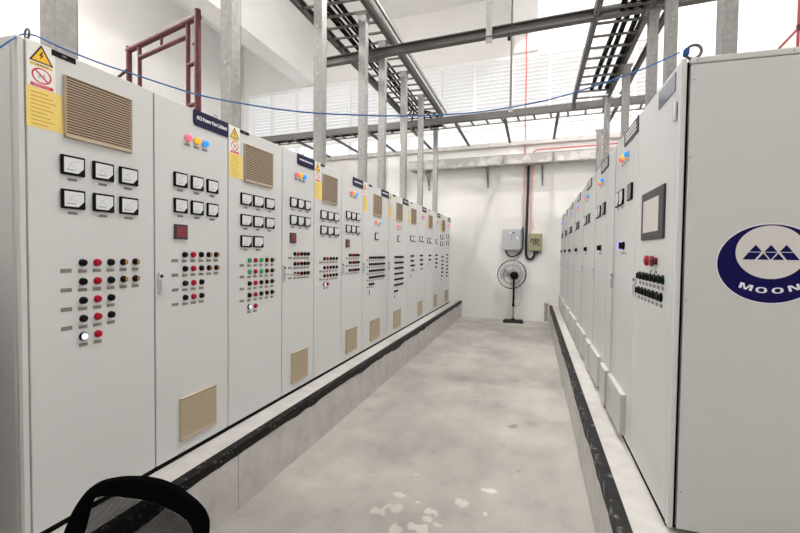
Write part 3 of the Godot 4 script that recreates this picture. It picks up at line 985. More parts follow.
func build_right_row():
	var far := 3.165
	var near := 2.362
	var g := right_cab(near, far, "nearest cabinet of the right row, touch screen on its door, oval emblem on its end")
	# touch panel
	var st := begin()
	var x0 := far - 2.98
	var x1 := far - 2.51
	box(st, Vector3(x0, 1.39, 0), Vector3(x1, 1.665, 0.012), 0.004)
	var o := put("touch_panel", st, M.screen_bezel, g)
	st = begin()
	box(st, Vector3(x0 + 0.055, 1.432, 0.0115), Vector3(x1 - 0.085, 1.615, 0.0135))
	put("screen", st, M.screen, o)
	for i in 2:
		var r := put("emergency_stop", shared("estop", func(s): lathe(s, [[0.0, 0.0], [0.020, 0.0], [0.020, 0.012], [0.029, 0.016], [0.029, 0.028], [0.022, 0.034], [0.0, 0.034]], 18)), M.red if i == 0 else M.dark_red, g, Vector3(far - (2.765 if i == 0 else 2.655), 1.272, 0))
		put("cap_mark", shared("estopm", func(s): box(s, Vector3(-0.016, -0.004, 0.032), Vector3(0.016, 0.004, 0.038), 0.001)), M.dark_red, r)
		name_tag(g, far - (2.765 if i == 0 else 2.655), 1.212, 0.04, 0.016)
	for r in [[1.178, 3.045], [1.087, 3.065]]:
		for i in 7:
			var x: float = far - r[1] + 0.03 + i * 0.083
			var b := put("selector_switch", shared("sel", func(s): lathe(s, [[0.0, 0.0], [0.025, 0.0], [0.025, 0.007], [0.019, 0.010], [0.019, 0.016], [0.0, 0.017]], 14)), M.green_dark, g, Vector3(x, r[0], 0))
			put("lever", shared("sellever", func(s): box(s, Vector3(-0.007, -0.017, 0.014), Vector3(0.007, 0.017, 0.024), 0.003)), M.black_gloss, b)
			name_tag(g, x, r[0] - 0.043, 0.045, 0.018)
	door_handle(g, 0.03, 1.035, 1.17)
	st = begin()
	box(st, Vector3(far - 2.69, 2.083, 0), Vector3(far - 2.40, 2.172, 0.005), 0.001)
	put("nameplate", st, mat(0.46, 0.48, 0.53, 0.15, 0.3), g)
	st = begin()
	lathe(st, [[0.0, 1.935], [0.011, 1.935], [0.011, 2.02], [0.0, 2.02]], 12, Vector3(far - 2.376, 0, 0.006), Vector3.UP)
	put("hinge", st, M.steel, g)
	right_vents(g, 0.45, false)
	# end panel with the emblem
	var w := far - near
	st = begin()
	box(st, Vector3(w, 0.02, -0.022), Vector3(w + 0.042, 2.20, 0.0), 0.003)
	put("corner_frame", st, M.paint, g)
	st = begin()
	box(st, Vector3(w, 0.02, -0.05), Vector3(w + 0.012, 2.19, -0.023))
	put("dark_gap_filler", st, M.base, g)  # dark filler, so the gap beside the end panel reads dark
	st = begin()
	box(st, Vector3(w + 0.013, 0.022, -0.999), Vector3(w + 0.044, 2.168, -0.037), 0.003)
	put("end_panel", st, M.paint_side, g)
	st = begin()
	box(st, Vector3(w + 0.001, 2.172, -1.0), Vector3(w + 0.044, 2.2, -0.037), 0.004)
	put("top_rail", st, M.paint_side, g)
	st = begin()
	for p in [[2.10, -0.05], [2.185, -0.06], [2.185, -0.42], [0.20, -0.05], [1.75, -0.045], [1.10, -0.045]]:
		lathe(st, [[0.0, 0.0], [0.004, 0.0], [0.004, 0.0015], [0.0, 0.0015]], 8, Vector3(w + 0.044, p[0], p[1]), Vector3.RIGHT)
	put("screws", st, M.ink, g).set_meta("kind", "stuff")
	emblem(g, w + 0.044)
	eyebolt(g, w + 0.004, 2.2, -0.055, 0.031, Vector3(1, 0, 0.15), M.tray)
	# the repeated units
	var starts := [3.165, 4.335, 5.55, 6.82, 8.10, 9.35, 10.50, 11.35]
	var labels := ["right-row cabinet with violet lit selector knob, beside the touch screen cabinet", "third cabinet from the near end of the right row, dark nameplate above meters", "fourth cabinet from the near end of the right row", "fifth cabinet from the near end of the right row", "sixth cabinet from the near end of the right row", "right-row cabinet next to the last one by the end wall", "last cabinet of the right row, nearest the white end wall"]
	for k in 7:
		near = starts[k]
		far = starts[k + 1]
		w = far - near
		g = right_cab(near, far, labels[k])
		st = begin()
		var seam := w - 0.82
		if seam > 0.1:
			box(st, Vector3(seam - 0.002, 0.03, -0.001), Vector3(seam + 0.002, 2.19, 0.0012))
			put("door_seam", st, M.screen_bezel, g)
		nameplate(g, w - 0.46, w - 0.0 - 0.008, 2.095, 2.197, "", M.screen_bezel, 3)
		signal_lamps(g, w - 0.52, 2.018, 0.10)
		for i in 2: meter(g, w - 0.655 + i * 0.155, 1.735, 0.14, 0.115, k == 0)
		meter(g, w - 0.20, 1.735, 0.14, 0.115, false, M.tag)
		var b := put("selector_switch", shared("bigsel", func(s): lathe(s, [[0.0, 0.0], [0.030, 0.0], [0.030, 0.010], [0.024, 0.013], [0.024, 0.022], [0.0, 0.023]], 16)), M.black, g, Vector3(w - 0.385, 1.37, 0))
		put("knob", shared("bigknob", func(s): box(s, Vector3(-0.010, -0.024, 0.02), Vector3(0.010, 0.024, 0.036), 0.003)), M.black_gloss, b)
		var v := put("push_button", shared("button", mesh_button), M.lamp_violet if k == 0 else M.steel, g, Vector3(w - 0.47, 1.37, 0.0))
		v.scale = Vector3(1.7, 1.7, 1.7) if k == 0 else Vector3(1.3, 1.3, 1.3)
		for i in 3: name_tag(g, w - 0.48 + i * 0.075, 1.315, 0.04, 0.014)
		door_handle(g, w - 0.81, 1.02, 1.16)
		right_vents(g, w, true)
		if k == 0 or k == 2: eyebolt(g, w - 0.05, 2.2, -0.05, 0.016)

func right_vents(g: Node, w: float, wide: bool):     # plain louvre covers standing proud of the doors
	var st := begin()
	if wide:
		box(st, Vector3(w - 0.765, 0.05, 0), Vector3(w - 0.18, 0.335, 0.034), 0.0025)
		put("vent_cover", st, M.cover, g)
		if w < 1.0: return
		st = begin()
		box(st, Vector3(maxf(w - 1.215, 0.01), 0.02, 0), Vector3(w - 0.87, 0.325, 0.036), 0.0025)
		put("vent_cover", st, M.cover, g)

func emblem(g: Node, x: float):           # an oval moon: navy oval, pale oval set towards its top, three peaks and lettering
	var keep := xf
	var cx := 0.992 - RX                  # metres behind the door plane
	var cy := 1.705 - HP
	var base := Transform3D(Basis(Vector3(0, 0, -1), Vector3.UP, Vector3.RIGHT), Vector3(x, cy, -cx))   # emblem x = away from the aisle, z = out of the panel
	var oval := func(rx: float, ry: float, dy: float) -> PackedVector2Array:
		var p := PackedVector2Array()
		for i in 56: p.append(Vector2(cos(TAU * i / 56) * rx, sin(TAU * i / 56) * ry + dy))
		return p
	xf = base
	var st := begin()
	prism(st, oval.call(0.204, 0.1765, 0.0), 0.0, 0.0008)
	var e := put("emblem", st, M.letter, g)
	st = begin()
	prism(st, oval.call(0.200, 0.1725, 0.0), 0.0004, 0.0014)
	put("navy_oval", st, M.navy_logo, e)
	st = begin()
	prism(st, oval.call(0.131, 0.117, 0.050), 0.001, 0.0020)
	put("pale_oval", st, mat(0.84, 0.83, 0.82, 0.4), e)
	st = begin()
	for k in 3:                           # three peaks, cut by a level line; lower row of trapezoids and small triangles
		var px := (k - 1) * 0.056
		prism(st, PackedVector2Array([Vector2(px - 0.024, 0.052), Vector2(px + 0.024, 0.052), Vector2(px, 0.083)]), 0.0016, 0.0026)
	prism(st, PackedVector2Array([Vector2(-0.105, 0.017), Vector2(-0.059, 0.017), Vector2(-0.0355, 0.049), Vector2(-0.082, 0.049)]), 0.0016, 0.0026)
	prism(st, PackedVector2Array([Vector2(0.105, 0.017), Vector2(0.059, 0.017), Vector2(0.0355, 0.049), Vector2(0.082, 0.049)]), 0.0016, 0.0026)
	prism(st, PackedVector2Array([Vector2(-0.0235, 0.049), Vector2(0.0235, 0.049), Vector2(0.0, 0.0175)]), 0.0016, 0.0026)
	for s in [-1, 1]:
		prism(st, PackedVector2Array([Vector2(s * 0.0275 - 0.0215, 0.017), Vector2(s * 0.0275 + 0.0215, 0.017), Vector2(s * 0.0275, 0.0455)]), 0.0016, 0.0026)
	put("peaks", st, M.navy_logo, e)
	xf = keep
	var k := 0
	for ch in ["M", "O", "O", "N"]:
		var tm := TextMesh.new()
		var f := SystemFont.new()
		f.font_names = PackedStringArray(["Droid Sans"])
		f.font_weight = 700
		tm.font = f
		tm.text = ch
		tm.font_size = 32
		tm.pixel_size = 0.00112
		tm.depth = 0.0012
		tm.material = M.letter
		var t := MeshInstance3D.new()
		t.mesh = tm
		t.name = "letter"
		e.add_child(t, true)
		var lx: float = [-0.088, -0.030, 0.030, 0.088][k]
		var ly: float = [-0.103, -0.117, -0.117, -0.103][k]
		var tilt: float = [-0.30, -0.10, 0.10, 0.30][k]
		t.transform = base * Transform3D(Basis(Vector3.BACK, tilt).scaled_local(Vector3(1.9, 1.0, 1.0)), Vector3(lx, ly, 0.0020))
		k += 1

func build_overhead():
	# posts on the cabinet tops
	var lp := [[1.65, 4.98], [2.96, 4.98], [4.46, 4.98], [5.74, 4.98], [6.55, 4.98], [7.72, 4.98], [8.97, 4.98], [10.42, 4.78]]
	var on := ["the nearest left cabinet", "the third left cabinet", "the fifth left cabinet", "the first wide left cabinet", "the second wide left cabinet", "the cabinet with lit red button", "the cabinet with two switch rows", "the last but one left cabinet"]
	for i in lp.size():
		post(Vector3(-2.30, HP + 2.2, -lp[i][0]), lp[i][1], "galvanized steel post standing on top of " + on[i], "galvanized posts on the left cabinets")
	var rp := [[3.86, 4.70], [5.32, 4.70], [6.10, 4.70], [7.72, 4.70], [9.20, 4.70], [10.65, 4.48]]
	var ron := ["the cabinet with the violet lit selector knob", "the third cabinet of the right row", "the fourth cabinet of the right row", "the fifth cabinet of the right row", "the sixth cabinet of the right row", "the last cabinet of the right row"]
	for i in rp.size():
		post(Vector3(1.33 if i != 4 else 1.272, HP + 2.2, -rp[i][0]), rp[i][1], "galvanized steel post on " + ron[i], "galvanized posts on the right cabinets")
	# long cable ladders
	ladder_long(-3.10, -2.16, 5.05, 2.6, 10.6, 0.30, "wide dark steel cable ladder running above the left cabinets", true)
	ladder_long(0.66, 1.32, 4.77, 2.6, 9.36, 0.36, "dark steel cable ladder carrying thick black cables above the right cabinets", false)
	# outer channel beyond the right ladder
	var st := begin()
	channel(st, Vector3(1.54, 4.74, -2.4), Vector3(1.54, 4.74, -9.3), 0.10, 0.05, Vector3(-1, 0, 0))
	tag(put("steel_channel", st, M.beam), "dark steel channel parallel to the right cable ladder, on its outer side", "channel")
	# roof cross beam
	var T := Transform3D(Basis(Vector3.UP, -TILT), Vector3(-0.7, 0, -6.25))
	var t := thing("cross_beam", "dark steel I-beam crossing the aisle high above, under both cable ladders", "beam", T.origin, -TILT)
	st = begin()
	box(st, Vector3(-2.75, 4.70, -0.055), Vector3(3.4, 4.712, 0.055))
	box(st, Vector3(-2.75, 4.808, -0.055), Vector3(3.4, 4.82, 0.055))
	box(st, Vector3(-2.75, 4.71, -0.006), Vector3(3.4, 4.81, 0.006))
	put("beam_section", st, M.beam, t)
	t = thing("hanger_strut", "galvanized strut hanging from ceiling to the dark cross beam", "hanger", Vector3(-0.645, 4.60, -6.18))
	st = begin()
	channel(st, Vector3(0, 0, 0), Vector3(0, 3.80, 0), 0.085, 0.04, Vector3(0, 0, -1), 0.004)
	put("strut", st, M.galv, t)
	st = begin()
	box(st, Vector3(-0.05, 0.085, -0.06), Vector3(0.05, 0.093, 0.012))
	put("clamp", st, M.beam, t)
	# cross ladder in front of the far wall
	T = Transform3D(Basis(Vector3.UP, -TILT), Vector3(-0.7, 4.60, -9.60))
	t = thing("cross_ladder", "dark steel cable ladder crossing the room before the louvred wall", "cable ladder", T.origin, -TILT)
	st = begin()
	channel(st, Vector3(-6.9, 0.075, 0), Vector3(3.35, 0.075, 0), 0.15, 0.05, Vector3(0, 0, -1))
	put("front_rail", st, M.tray, t)
	st = begin()
	box(st, Vector3(-6.9, 0.028, -0.52), Vector3(3.35, 0.050, -0.50))
	put("rear_rail", st, M.tray, t)
	var rung := shared("xrung", func(s): box(s, Vector3(-0.018, 0.03, -0.50), Vector3(0.018, 0.05, 0.0)))
	var x := -6.7
	while x < 3.3:
		put("rung", rung, M.beam, t, Vector3(x, 0, 0))
		x += 0.333
	var arm := shared("xarm", func(s):
		var keep := xf
		xf = Transform3D(Basis(Vector3.UP, TILT), Vector3.ZERO)
		box(s, Vector3(-0.03, -0.045, -2.05), Vector3(0.03, -0.001, 0.0))
		xf = keep)
	x = -6.30
	while x < 3.0:
		put("support_arm", arm, M.beam, t, Vector3(x, 0, 0))
		x += 1.06
	# cables lying in the left half of the cross ladder
	for i in 4:
		var pts := []
		for k in 24:
			var q := -6.8 + k * 0.235
			pts.append(T * Vector3(q, 0.066, -0.10 - i * 0.095 + sin(q * 2.1 + i) * 0.012))
		cord("tray_cable", pts, 0.018, M.rubber, ["black cable in the cross ladder, nearest its front rail", "black cable in the cross ladder, second from its front rail", "black cable in the cross ladder, second from its rear", "black cable in the cross ladder, nearest the louvres"][i], "cable", "black cables in the cross ladder")
	t = thing("hanger_rod", "thin grey rod hanging from ceiling to the cross ladder", "hanger", Vector3(-0.53, 4.70, -9.61))
	st = begin()
	box(st, Vector3(-0.022, 0, -0.022), Vector3(0.022, 3.7, 0.022), 0.003)
	put("rod", st, M.tray, t)
	st = begin()
	box(st, Vector3(-0.045, 0.0, -0.04), Vector3(0.045, 0.10, 0.04), 0.004)
	put("foot_clamp", st, M.galv, t)
	st = begin()
	box(st, Vector3(-0.085, 1.50, -0.03), Vector3(-0.023, 1.70, 0.03), 0.004)
	put("clip", st, M.rubber, t)
	# blue cord between the two lifting eyes
	var P := [[Vector3(-2.148, 2.307, -1.100)], [Vector3(-2.087, 2.495, -1.220)], [Vector3(-2.084, 2.545, -1.260)], [Vector3(-2.082, 2.589, -1.295)], [Vector3(-2.098, 2.628, -1.335)], [Vector3(-2.124, 2.659, -1.375)], [0.0045, 2.666], [0.0202, 2.646], [0.0447, 2.613], [0.099, 2.553], [0.143, 2.513], [0.19, 2.470], [0.245, 2.424], [0.305, 2.393], [0.36, 2.371], [0.415, 2.357], [0.48, 2.352], [0.546, 2.352], [0.607, 2.360], [0.669, 2.378], [0.731, 2.409], [0.793, 2.452], [0.855, 2.512], [0.918, 2.580], [0.985, 2.67]]
	var a := Vector3(-2.12, 0, -1.40)
	var b := Vector3(0.665, 0, -2.355)
	var c := Curve3D.new()
	for i in P.size():
		if P[i][0] is Vector3:
			c.add_point(P[i][0])
			continue
		var q := a.lerp(b, P[i][0])
		c.add_point(Vector3(q.x, P[i][1], q.z))
	for i in range(1, P.size() - 1):
		var tn := (c.get_point_position(i + 1) - c.get_point_position(i - 1)) * 0.16
		c.set_point_in(i, -tn)
		c.set_point_out(i, tn)
	var line := []
	var L := c.get_baked_length()
	for i in 90: line.append(c.sample_baked(L * i / 89.0, true))
	cord("blue_cord", line, 0.0033, M.blue_cord, "blue cord strung across the aisle between the two lifting eyes", "cord")
	st = begin()
	for i in 3:
		var pts := []
		for k in 14: pts.append(Vector3(0.652, 2.664 + i * 0.006, -2.352 + i * 0.004) + Vector3(sin(TAU * k / 14.0) * 0.010, cos(TAU * k / 14.0) * 0.008, cos(TAU * k / 14.0) * 0.010))
		tube(st, pts, 0.0035, 6, true)
	tag(put("cord_knot", st, M.blue_cord), "knot of the blue cord on the right lifting eye", "knot")

func ladder_long(x0: float, x1: float, y: float, d0: float, d1: float, pitch: float, label: String, left: bool):
	var mid := (x0 + x1) / 2
	var t := thing("cable_ladder", label, "cable ladder", Vector3(mid, y, -(d0 + d1) / 2))
	xf = Transform3D(Basis.IDENTITY, -t.position)
	var st := begin()
	channel(st, Vector3(x0, y, -d0), Vector3(x0, y, -d1), 0.13, 0.06, Vector3(1, 0, 0))
	put("side_rail", st, M.beam, t)
	st = begin()
	channel(st, Vector3(x1, y, -d0), Vector3(x1, y, -d1), 0.13, 0.06, Vector3(-1, 0, 0))
	put("side_rail", st, M.beam, t)
	if left:
		st = begin()
		channel(st, Vector3(x1 + 0.09, y + 0.05, -d0), Vector3(x1 + 0.09, y + 0.05, -d1), 0.06, 0.03, Vector3(-1, 0, 0))
		put("outer_rail", st, M.galv, t)
	else:
		st = begin()
		channel(st, Vector3(x0 + 0.06, y + 0.03, -d0), Vector3(x0 + 0.06, y + 0.03, -d1), 0.05, 0.02, Vector3(1, 0, 0))
		put("inner_rail", st, M.galv, t)
	xf = Transform3D.IDENTITY
	var wide := x1 - x0
	var rung := shared("rung%.2f" % wide, func(s): box(s, Vector3(-wide / 2 + 0.004, -0.052, -0.02), Vector3(wide / 2 - 0.004, -0.026, 0.02), 0.003))
	var d := d0 + 0.1
	while d < d1 - 0.05:
		put("rung", rung, M.tray, t, Vector3(0, 0, -d - t.position.z))
		d += pitch
	# cables on the rungs
	var n := 6 if left else 3
	for i in n:
		var pts := []
		var r := 0.019 if left else 0.036
		var x := mid + (-0.20 + i * 0.062 if left else -0.02 + i * 0.115)
		var k := d0
		while k < d1 - 0.35:
			pts.append(Vector3(x + sin(k * 1.3 + i * 1.9) * 0.014, y - 0.026 + r, -k))
			k += 0.25
		if left:
			for q in [[0.12, 0.0], [0.26, -0.05], [0.34, -0.16], [0.37, -0.29]]:
				pts.append(Vector3(x + q[0] * 0.3 * (i - 2), y - 0.026 + r + q[1], -(d1 - 0.45) - q[0] * 0.5 + 0.0))
		cord("power_cable", pts, r, M.rubber, ["thin black cable in the left ladder, farthest from the aisle", "thin black cable in the left ladder, second from its outer side", "thin black cable in the left ladder, third from its outer side", "thin black cable in the left ladder, third from the aisle side", "thin black cable in the left ladder, second from the aisle side", "thin black cable in the left ladder, nearest the aisle"][i] if left else ["thick black cable in right ladder, on the aisle side", "thick black cable in right ladder, middle one", "thick black cable in right ladder, on the wall side"][i], "cable", "black cables in the left ladder" if left else "thick cables in the right ladder")

func build_wall_things():
	var B := -TILT
	# galvanized trunk on brackets
	var t := thing("wall_trunking", "long galvanized cable trunking on brackets along the end wall", "cable trunking", on_wall(0.3, 4.0, 0.0), B)
	var st := begin()
	box(st, Vector3(-2.95, 0, 0.0), Vector3(3.0, 0.235, 0.34), 0.006)
	put("duct", st, M.galv_worn, t)
	st = begin()
	box(st, Vector3(-2.96, 0.236, -0.0), Vector3(3.0, 0.243, 0.35), 0.002)
	put("lid", st, M.galv_worn, t)
	for x in [-2.45, -0.80, 0.58, 1.95]:
		st = begin()
		box(st, Vector3(x - 0.02, -0.53, 0.0), Vector3(x + 0.02, 0.0, 0.04), 0.003)
		box(st, Vector3(x - 0.02, -0.04, 0.04), Vector3(x + 0.02, -0.001, 0.32), 0.003)
		put("bracket", st, M.galv, t)
		st = begin()
		tube(st, [Vector3(x, -0.40, 0.03), Vector3(x, -0.03, 0.28)], 0.014, 6)
		put("brace", st, M.beam, t)
	# pipes
	cord("red_conduit", [on_wall(0.435, 4.245, 0.05), on_wall(0.435, 6.5, 0.05), on_wall(0.435, 6.8, 0.135), on_wall(0.43, 8.39, 0.135)], 0.017, M.red_pipe, "thin red conduit rising from trunk up across the louvres", "conduit")
	cord("red_conduit", [on_wall(0.64, 4.25, 0.07), on_wall(0.66, 4.34, 0.07), on_wall(0.74, 4.375, 0.07), on_wall(2.0, 4.38, 0.07), on_wall(3.2, 4.39, 0.07)], 0.017, M.red_pipe, "thin red conduit running level above the galvanized trunk", "conduit")
	cord("pink_conduit", [on_wall(0.43, 3.99, 0.03), on_wall(0.425, 2.385, 0.03)], 0.021, M.pink, "pale pink conduit dropping to the grey wall box", "conduit", "", 10)
	cord("pink_conduit", [on_wall(0.625, 3.99, 0.03), on_wall(0.625, 2.262, 0.03)], 0.021, M.pink, "pale pink conduit dropping to the olive wall box", "conduit", "", 10)
	var pts := []
	for q in [[0.535, 3.99], [0.53, 3.2], [0.52, 2.6], [0.512, 2.0], [0.515, 1.74], [0.54, 1.64], [0.605, 1.592], [0.68, 1.62], [0.72, 1.70], [0.728, 1.80]]: pts.append(on_wall(q[0], q[1], 0.05))
	cord("supply_cable", pts, 0.032, M.navy_cable, "thick dark blue cable looping into the olive box from below", "cable", "", 10)
	pts = []
	for q in [[0.43, 2.42], [0.442, 2.2], [0.44, 1.88], [0.39, 1.79], [0.30, 1.70], [0.19, 1.655], [0.08, 1.68], [0.015, 1.78], [0.01, 1.83]]: pts.append(on_wall(q[0], q[1], 0.09))
	cord("looped_cable", pts, 0.018, M.rubber, "black cable looping under the grey wall box", "cable")
	# grey box
	t = thing("wall_box", "grey metal control box on the end wall above the fan", "box", on_wall(0.165, 1.832, 0.0), B)
	st = begin()
	box(st, Vector3(-0.228, 0, 0.012), Vector3(0.228, 0.54, 0.17), 0.006)
	put("case", st, M.box_grey, t)
	st = begin()
	box(st, Vector3(-0.224, 0.004, 0.171), Vector3(0.224, 0.536, 0.186), 0.006)
	put("door", st, M.box_grey, t)
	st = begin()
	box(st, Vector3(-0.16, -0.10, 0.0), Vector3(0.26, 0.30, 0.012), 0.002)
	put("pale_plate", st, mat(0.82, 0.82, 0.81, 0.6), t)  # pale flat plate, set off behind the case and showing below it
	st = begin()
	lathe(st, [[0.0, 0.0], [0.019, 0.0], [0.019, 0.012], [0.0, 0.014]], 12, Vector3(-0.035, 0.44, 0.186), Vector3.BACK)
	put("indicator", st, M.lamp_white, t)
	st = begin()
	lathe(st, [[0.0, 0.0], [0.021, 0.0], [0.021, 0.014], [0.0, 0.018]], 12, Vector3(0.045, 0.437, 0.186), Vector3.BACK)
	put("lock", st, M.black, t)
	st = begin()
	box(st, Vector3(0.125, 0.285, 0.185), Vector3(0.165, 0.335, 0.188))
	put("white_tag", st, M.letter, t)
	st = begin()
	for i in 4: box(st, Vector3(-0.012 - 0.008 * (i % 2), 0.26 + i * 0.034, 0.185), Vector3(0.014, 0.282 + i * 0.034, 0.1875))
	put("marking", st, M.ink, t)
	# olive box
	t = thing("wall_box", "small olive metal box with dark brown sign on the end wall", "box", on_wall(0.742, 1.81, 0.0), B)
	st = begin()
	box(st, Vector3(-0.164, 0, 0.0), Vector3(0.164, 0.445, 0.15), 0.006)
	put("case", st, M.box_olive, t)
	st = begin()
	box(st, Vector3(-0.158, 0.006, 0.151), Vector3(0.158, 0.439, 0.165), 0.006)
	put("door", st, M.box_olive, t)
	st = begin()
	for e in [[-0.095, 0.285, -0.01, 0.31], [-0.10, 0.23, -0.075, 0.29], [0.0, 0.31, 0.03, 0.335], [0.02, 0.28, 0.105, 0.302], [-0.06, 0.25, 0.07, 0.268], [-0.045, 0.15, -0.022, 0.25], [0.0, 0.16, 0.022, 0.30], [0.04, 0.175, 0.062, 0.25], [0.07, 0.14, 0.105, 0.175], [0.085, 0.235, 0.108, 0.28]]:
		box(st, Vector3(e[0], e[1], 0.164), Vector3(e[2], e[3], 0.1675))
	put("sign", st, M.brown_ink, t)
	st = begin()
	for x in [-0.014, 0.05]: lathe(st, [[0.0, -0.07], [0.022, -0.07], [0.022, 0.0], [0.0, 0.0]], 10, Vector3(x, 0, 0.06), Vector3.UP)
	put("cable_gland", st, M.rubber, t)
	# white box behind the left row
	t = thing("white_enclosure", "plain white enclosure on the end wall behind galvanized posts, left", "enclosure", on_wall(-3.10, 2.5, 0.0), B)
	st = begin()
	box(st, Vector3(-0.21, 0, 0.0), Vector3(0.21, 1.93, 0.28), 0.01)
	put("case", st, M.white_box, t)
	st = begin()
	box(st, Vector3(-0.20, 0.01, 0.281), Vector3(0.20, 1.92, 0.295), 0.006)
	put("door", st, M.white_box, t)
	# pipe stub by the right plinth
	t = thing("pipe_stub", "short grey pipe stub rising from floor at the right plinth's far end", "pipe", on_wall(1.035, 0, 0.07), B)
	st = begin()
	tube(st, [Vector3(0, 0, 0), Vector3(0, 0.40, 0), Vector3(0.0, 0.44, -0.004)], 0.036, 12)
	lathe(st, [[0.0, 0.44], [0.044, 0.44], [0.044, 0.49], [0.0, 0.495]], 12, Vector3.ZERO, Vector3.UP)
	put("pipe", st, mat(0.66, 0.60, 0.58, 0.6), t)
	st = begin()
	lathe(st, [[0.0, 0.0], [0.09, 0.0], [0.085, 0.02], [0.04, 0.03], [0.0, 0.03]], 12, Vector3.ZERO, Vector3.UP)
	put("mortar_collar", st, M.concrete_top, t)

func build_fan():
	var base := Vector3(-0.465, 0, -11.40)
	var t := thing("pedestal_fan", "black pedestal fan with round wire cage standing before the end wall", "fan", base)
	var st := begin()
	for s in [-1, 1]:
		prism_foot(st, s)
	put("foot", st, M.fan_base, t)
	st = begin()
	tube(st, [Vector3(0, 0.05, 0), Vector3(0, 0.62, 0)], 0.021, 12)
	put("lower_pole", st, M.galv, t)
	st = begin()
	tube(st, [Vector3(0, 0.42, 0), Vector3(0, 1.15, 0)], 0.026, 12)
	lathe(st, [[0.026, 0.41], [0.036, 0.415], [0.036, 0.47], [0.026, 0.475]], 12, Vector3.ZERO, Vector3.UP)
	put("upper_pole", st, M.fan_black, t)
	# head: the cage faces the wall, a little to the left; the motor is on our side
	var ax := Vector3(-0.34, 0.10, -1.0).normalized()
	var hub := Vector3(0.0, 1.19, 0.0)
	st = begin()
	lathe(st, [[0.0, -0.10], [0.06, -0.10], [0.098, -0.07], [0.105, 0.0], [0.09, 0.07], [0.05, 0.10], [0.0, 0.105]], 20, hub, ax)
	put("motor", st, M.fan_black, t)
	var ctr := hub + ax * 0.17
	var u := ax.cross(Vector3.UP).normalized()
	var v := u.cross(ax).normalized()
	var cage := begin()
	var R := 0.365
	for rr in [[R, 0.0, 0.009], [R * 0.985, 0.05, 0.006], [R * 0.66, -0.07, 0.004], [R * 0.34, -0.085, 0.004], [R * 0.66, 0.10, 0.004]]:
		var pts := []
		for i in 40: pts.append(ctr + ax * rr[1] + (u * cos(TAU * i / 40) + v * sin(TAU * i / 40)) * rr[0])
		tube(cage, pts, rr[2], 6, true)
	var c := put("cage", cage, M.fan_black, t)
	st = begin()
	for i in 26:
		var d := u * cos(TAU * i / 26) + v * sin(TAU * i / 26)
		for s in [-1.0, 1.0]:
			tube(st, [ctr + d * R, ctr + ax * s * 0.07 + d * R * 0.7, ctr + ax * s * 0.09 + d * 0.06], 0.0017, 5)
	put("cage_wires", st, M.fan_black, c).set_meta("kind", "stuff")
	for i in 3:
		st = begin()
		var a0 := TAU * i / 3.0 + 0.4
		var N := 8
		for k in N:
			var q := []
			for kk in [k, k + 1]:
				var an: float = a0 + kk * 0.145
				var d := u * cos(an) + v * sin(an)
				var tw: Vector3 = ax * (0.05 * (kk / float(N)) - 0.025)
				q.append([ctr + d * 0.05 + tw * 0.6, ctr + d * (R - 0.05 - 0.05 * absf(kk / float(N) - 0.5)) + tw])
			quad(st, q[0][0], q[0][1], q[1][1], q[1][0])
			quad(st, q[1][0] + ax * 0.002, q[1][1] + ax * 0.002, q[0][1] + ax * 0.002, q[0][0] + ax * 0.002)
		put("blade", st, M.fan_blade, t)
	st = begin()
	tube(st, [hub + Vector3(0.07, -0.05, 0.03), hub + Vector3(0.19, -0.30, 0.03), Vector3(0.19, 0.62, 0.02), Vector3(0.14, 0.44, 0.01), Vector3(0.04, 0.40, 0.0)], 0.006, 6)
	put("power_cord", st, mat(0.55, 0.55, 0.56, 0.5), t)

func prism_foot(st: SurfaceTool, s: int):      # half of the spread base: two low arms
	var keep := xf
	xf = xf * Transform3D(Basis(Vector3.UP, 0.22 * s), Vector3.ZERO)
	box(st, Vector3(-0.25, 0.0, -0.06), Vector3(0.25, 0.055, 0.06), 0.012)
	box(st, Vector3(-0.235, 0.05, -0.042), Vector3(0.235, 0.085, 0.042), 0.014)
	xf = keep
	if s > 0: lathe(st, [[0.0, 0.08], [0.06, 0.08], [0.055, 0.10], [0.03, 0.115], [0.0, 0.115]], 14, Vector3.ZERO, Vector3.UP)

func build_scaffold():
	var A := Vector3(-4.461, 0, -3.974)
	var B := Vector3(-3.174, 0, -3.593)
	var d := (B - A).normalized()
	var L := (B - A).length()
	var t := thing("scaffold_frame", "red scaffold frame with rungs standing behind the nearest left cabinets", "scaffold", A)
	var seg := func(called: String, s0: float, y0: float, s1: float, y1: float, r: float):
		var st := begin()
		tube(st, [d * s0 + Vector3.UP * y0, d * s1 + Vector3.UP * y1], r, 10)
		put(called, st, M.scaffold, t)
	seg.call("post", 0.0, 0.0, 0.0, 4.04, 0.031)
	seg.call("post", L, 0.0, L, 4.07, 0.031)
	seg.call("top_tube", -0.02, 4.0, L + 0.02, 4.0, 0.033)
	seg.call("inner_post", 0.237, 2.9, 0.237, 3.97, 0.022)
	seg.call("inner_post", 1.178, 2.9, 1.178, 3.97, 0.022)
	seg.call("crossbar", 0.237, 3.86, 1.178, 3.86, 0.024)
	seg.call("crossbar", 0.0, 2.0, L, 2.0, 0.036)
	seg.call("stub", 0.69, 3.86, 0.69, 4.0, 0.014)
	for y in [3.57, 3.17, 2.9]:
		seg.call("rung", 1.178, y, L, y, 0.022)
		seg.call("rung", 0.0, y - 0.02, 0.237, y - 0.02, 0.022)
	seg.call("pin", L - 0.075, 3.76, L, 3.752, 0.012)
	var st := begin()
	tube(st, [d * -0.42 + Vector3(0, 3.70, 0.02), d * 0.06 + Vector3(0, 3.765, 0.04)], 0.016, 8)
	put("brace_end", st, M.scaffold, t)

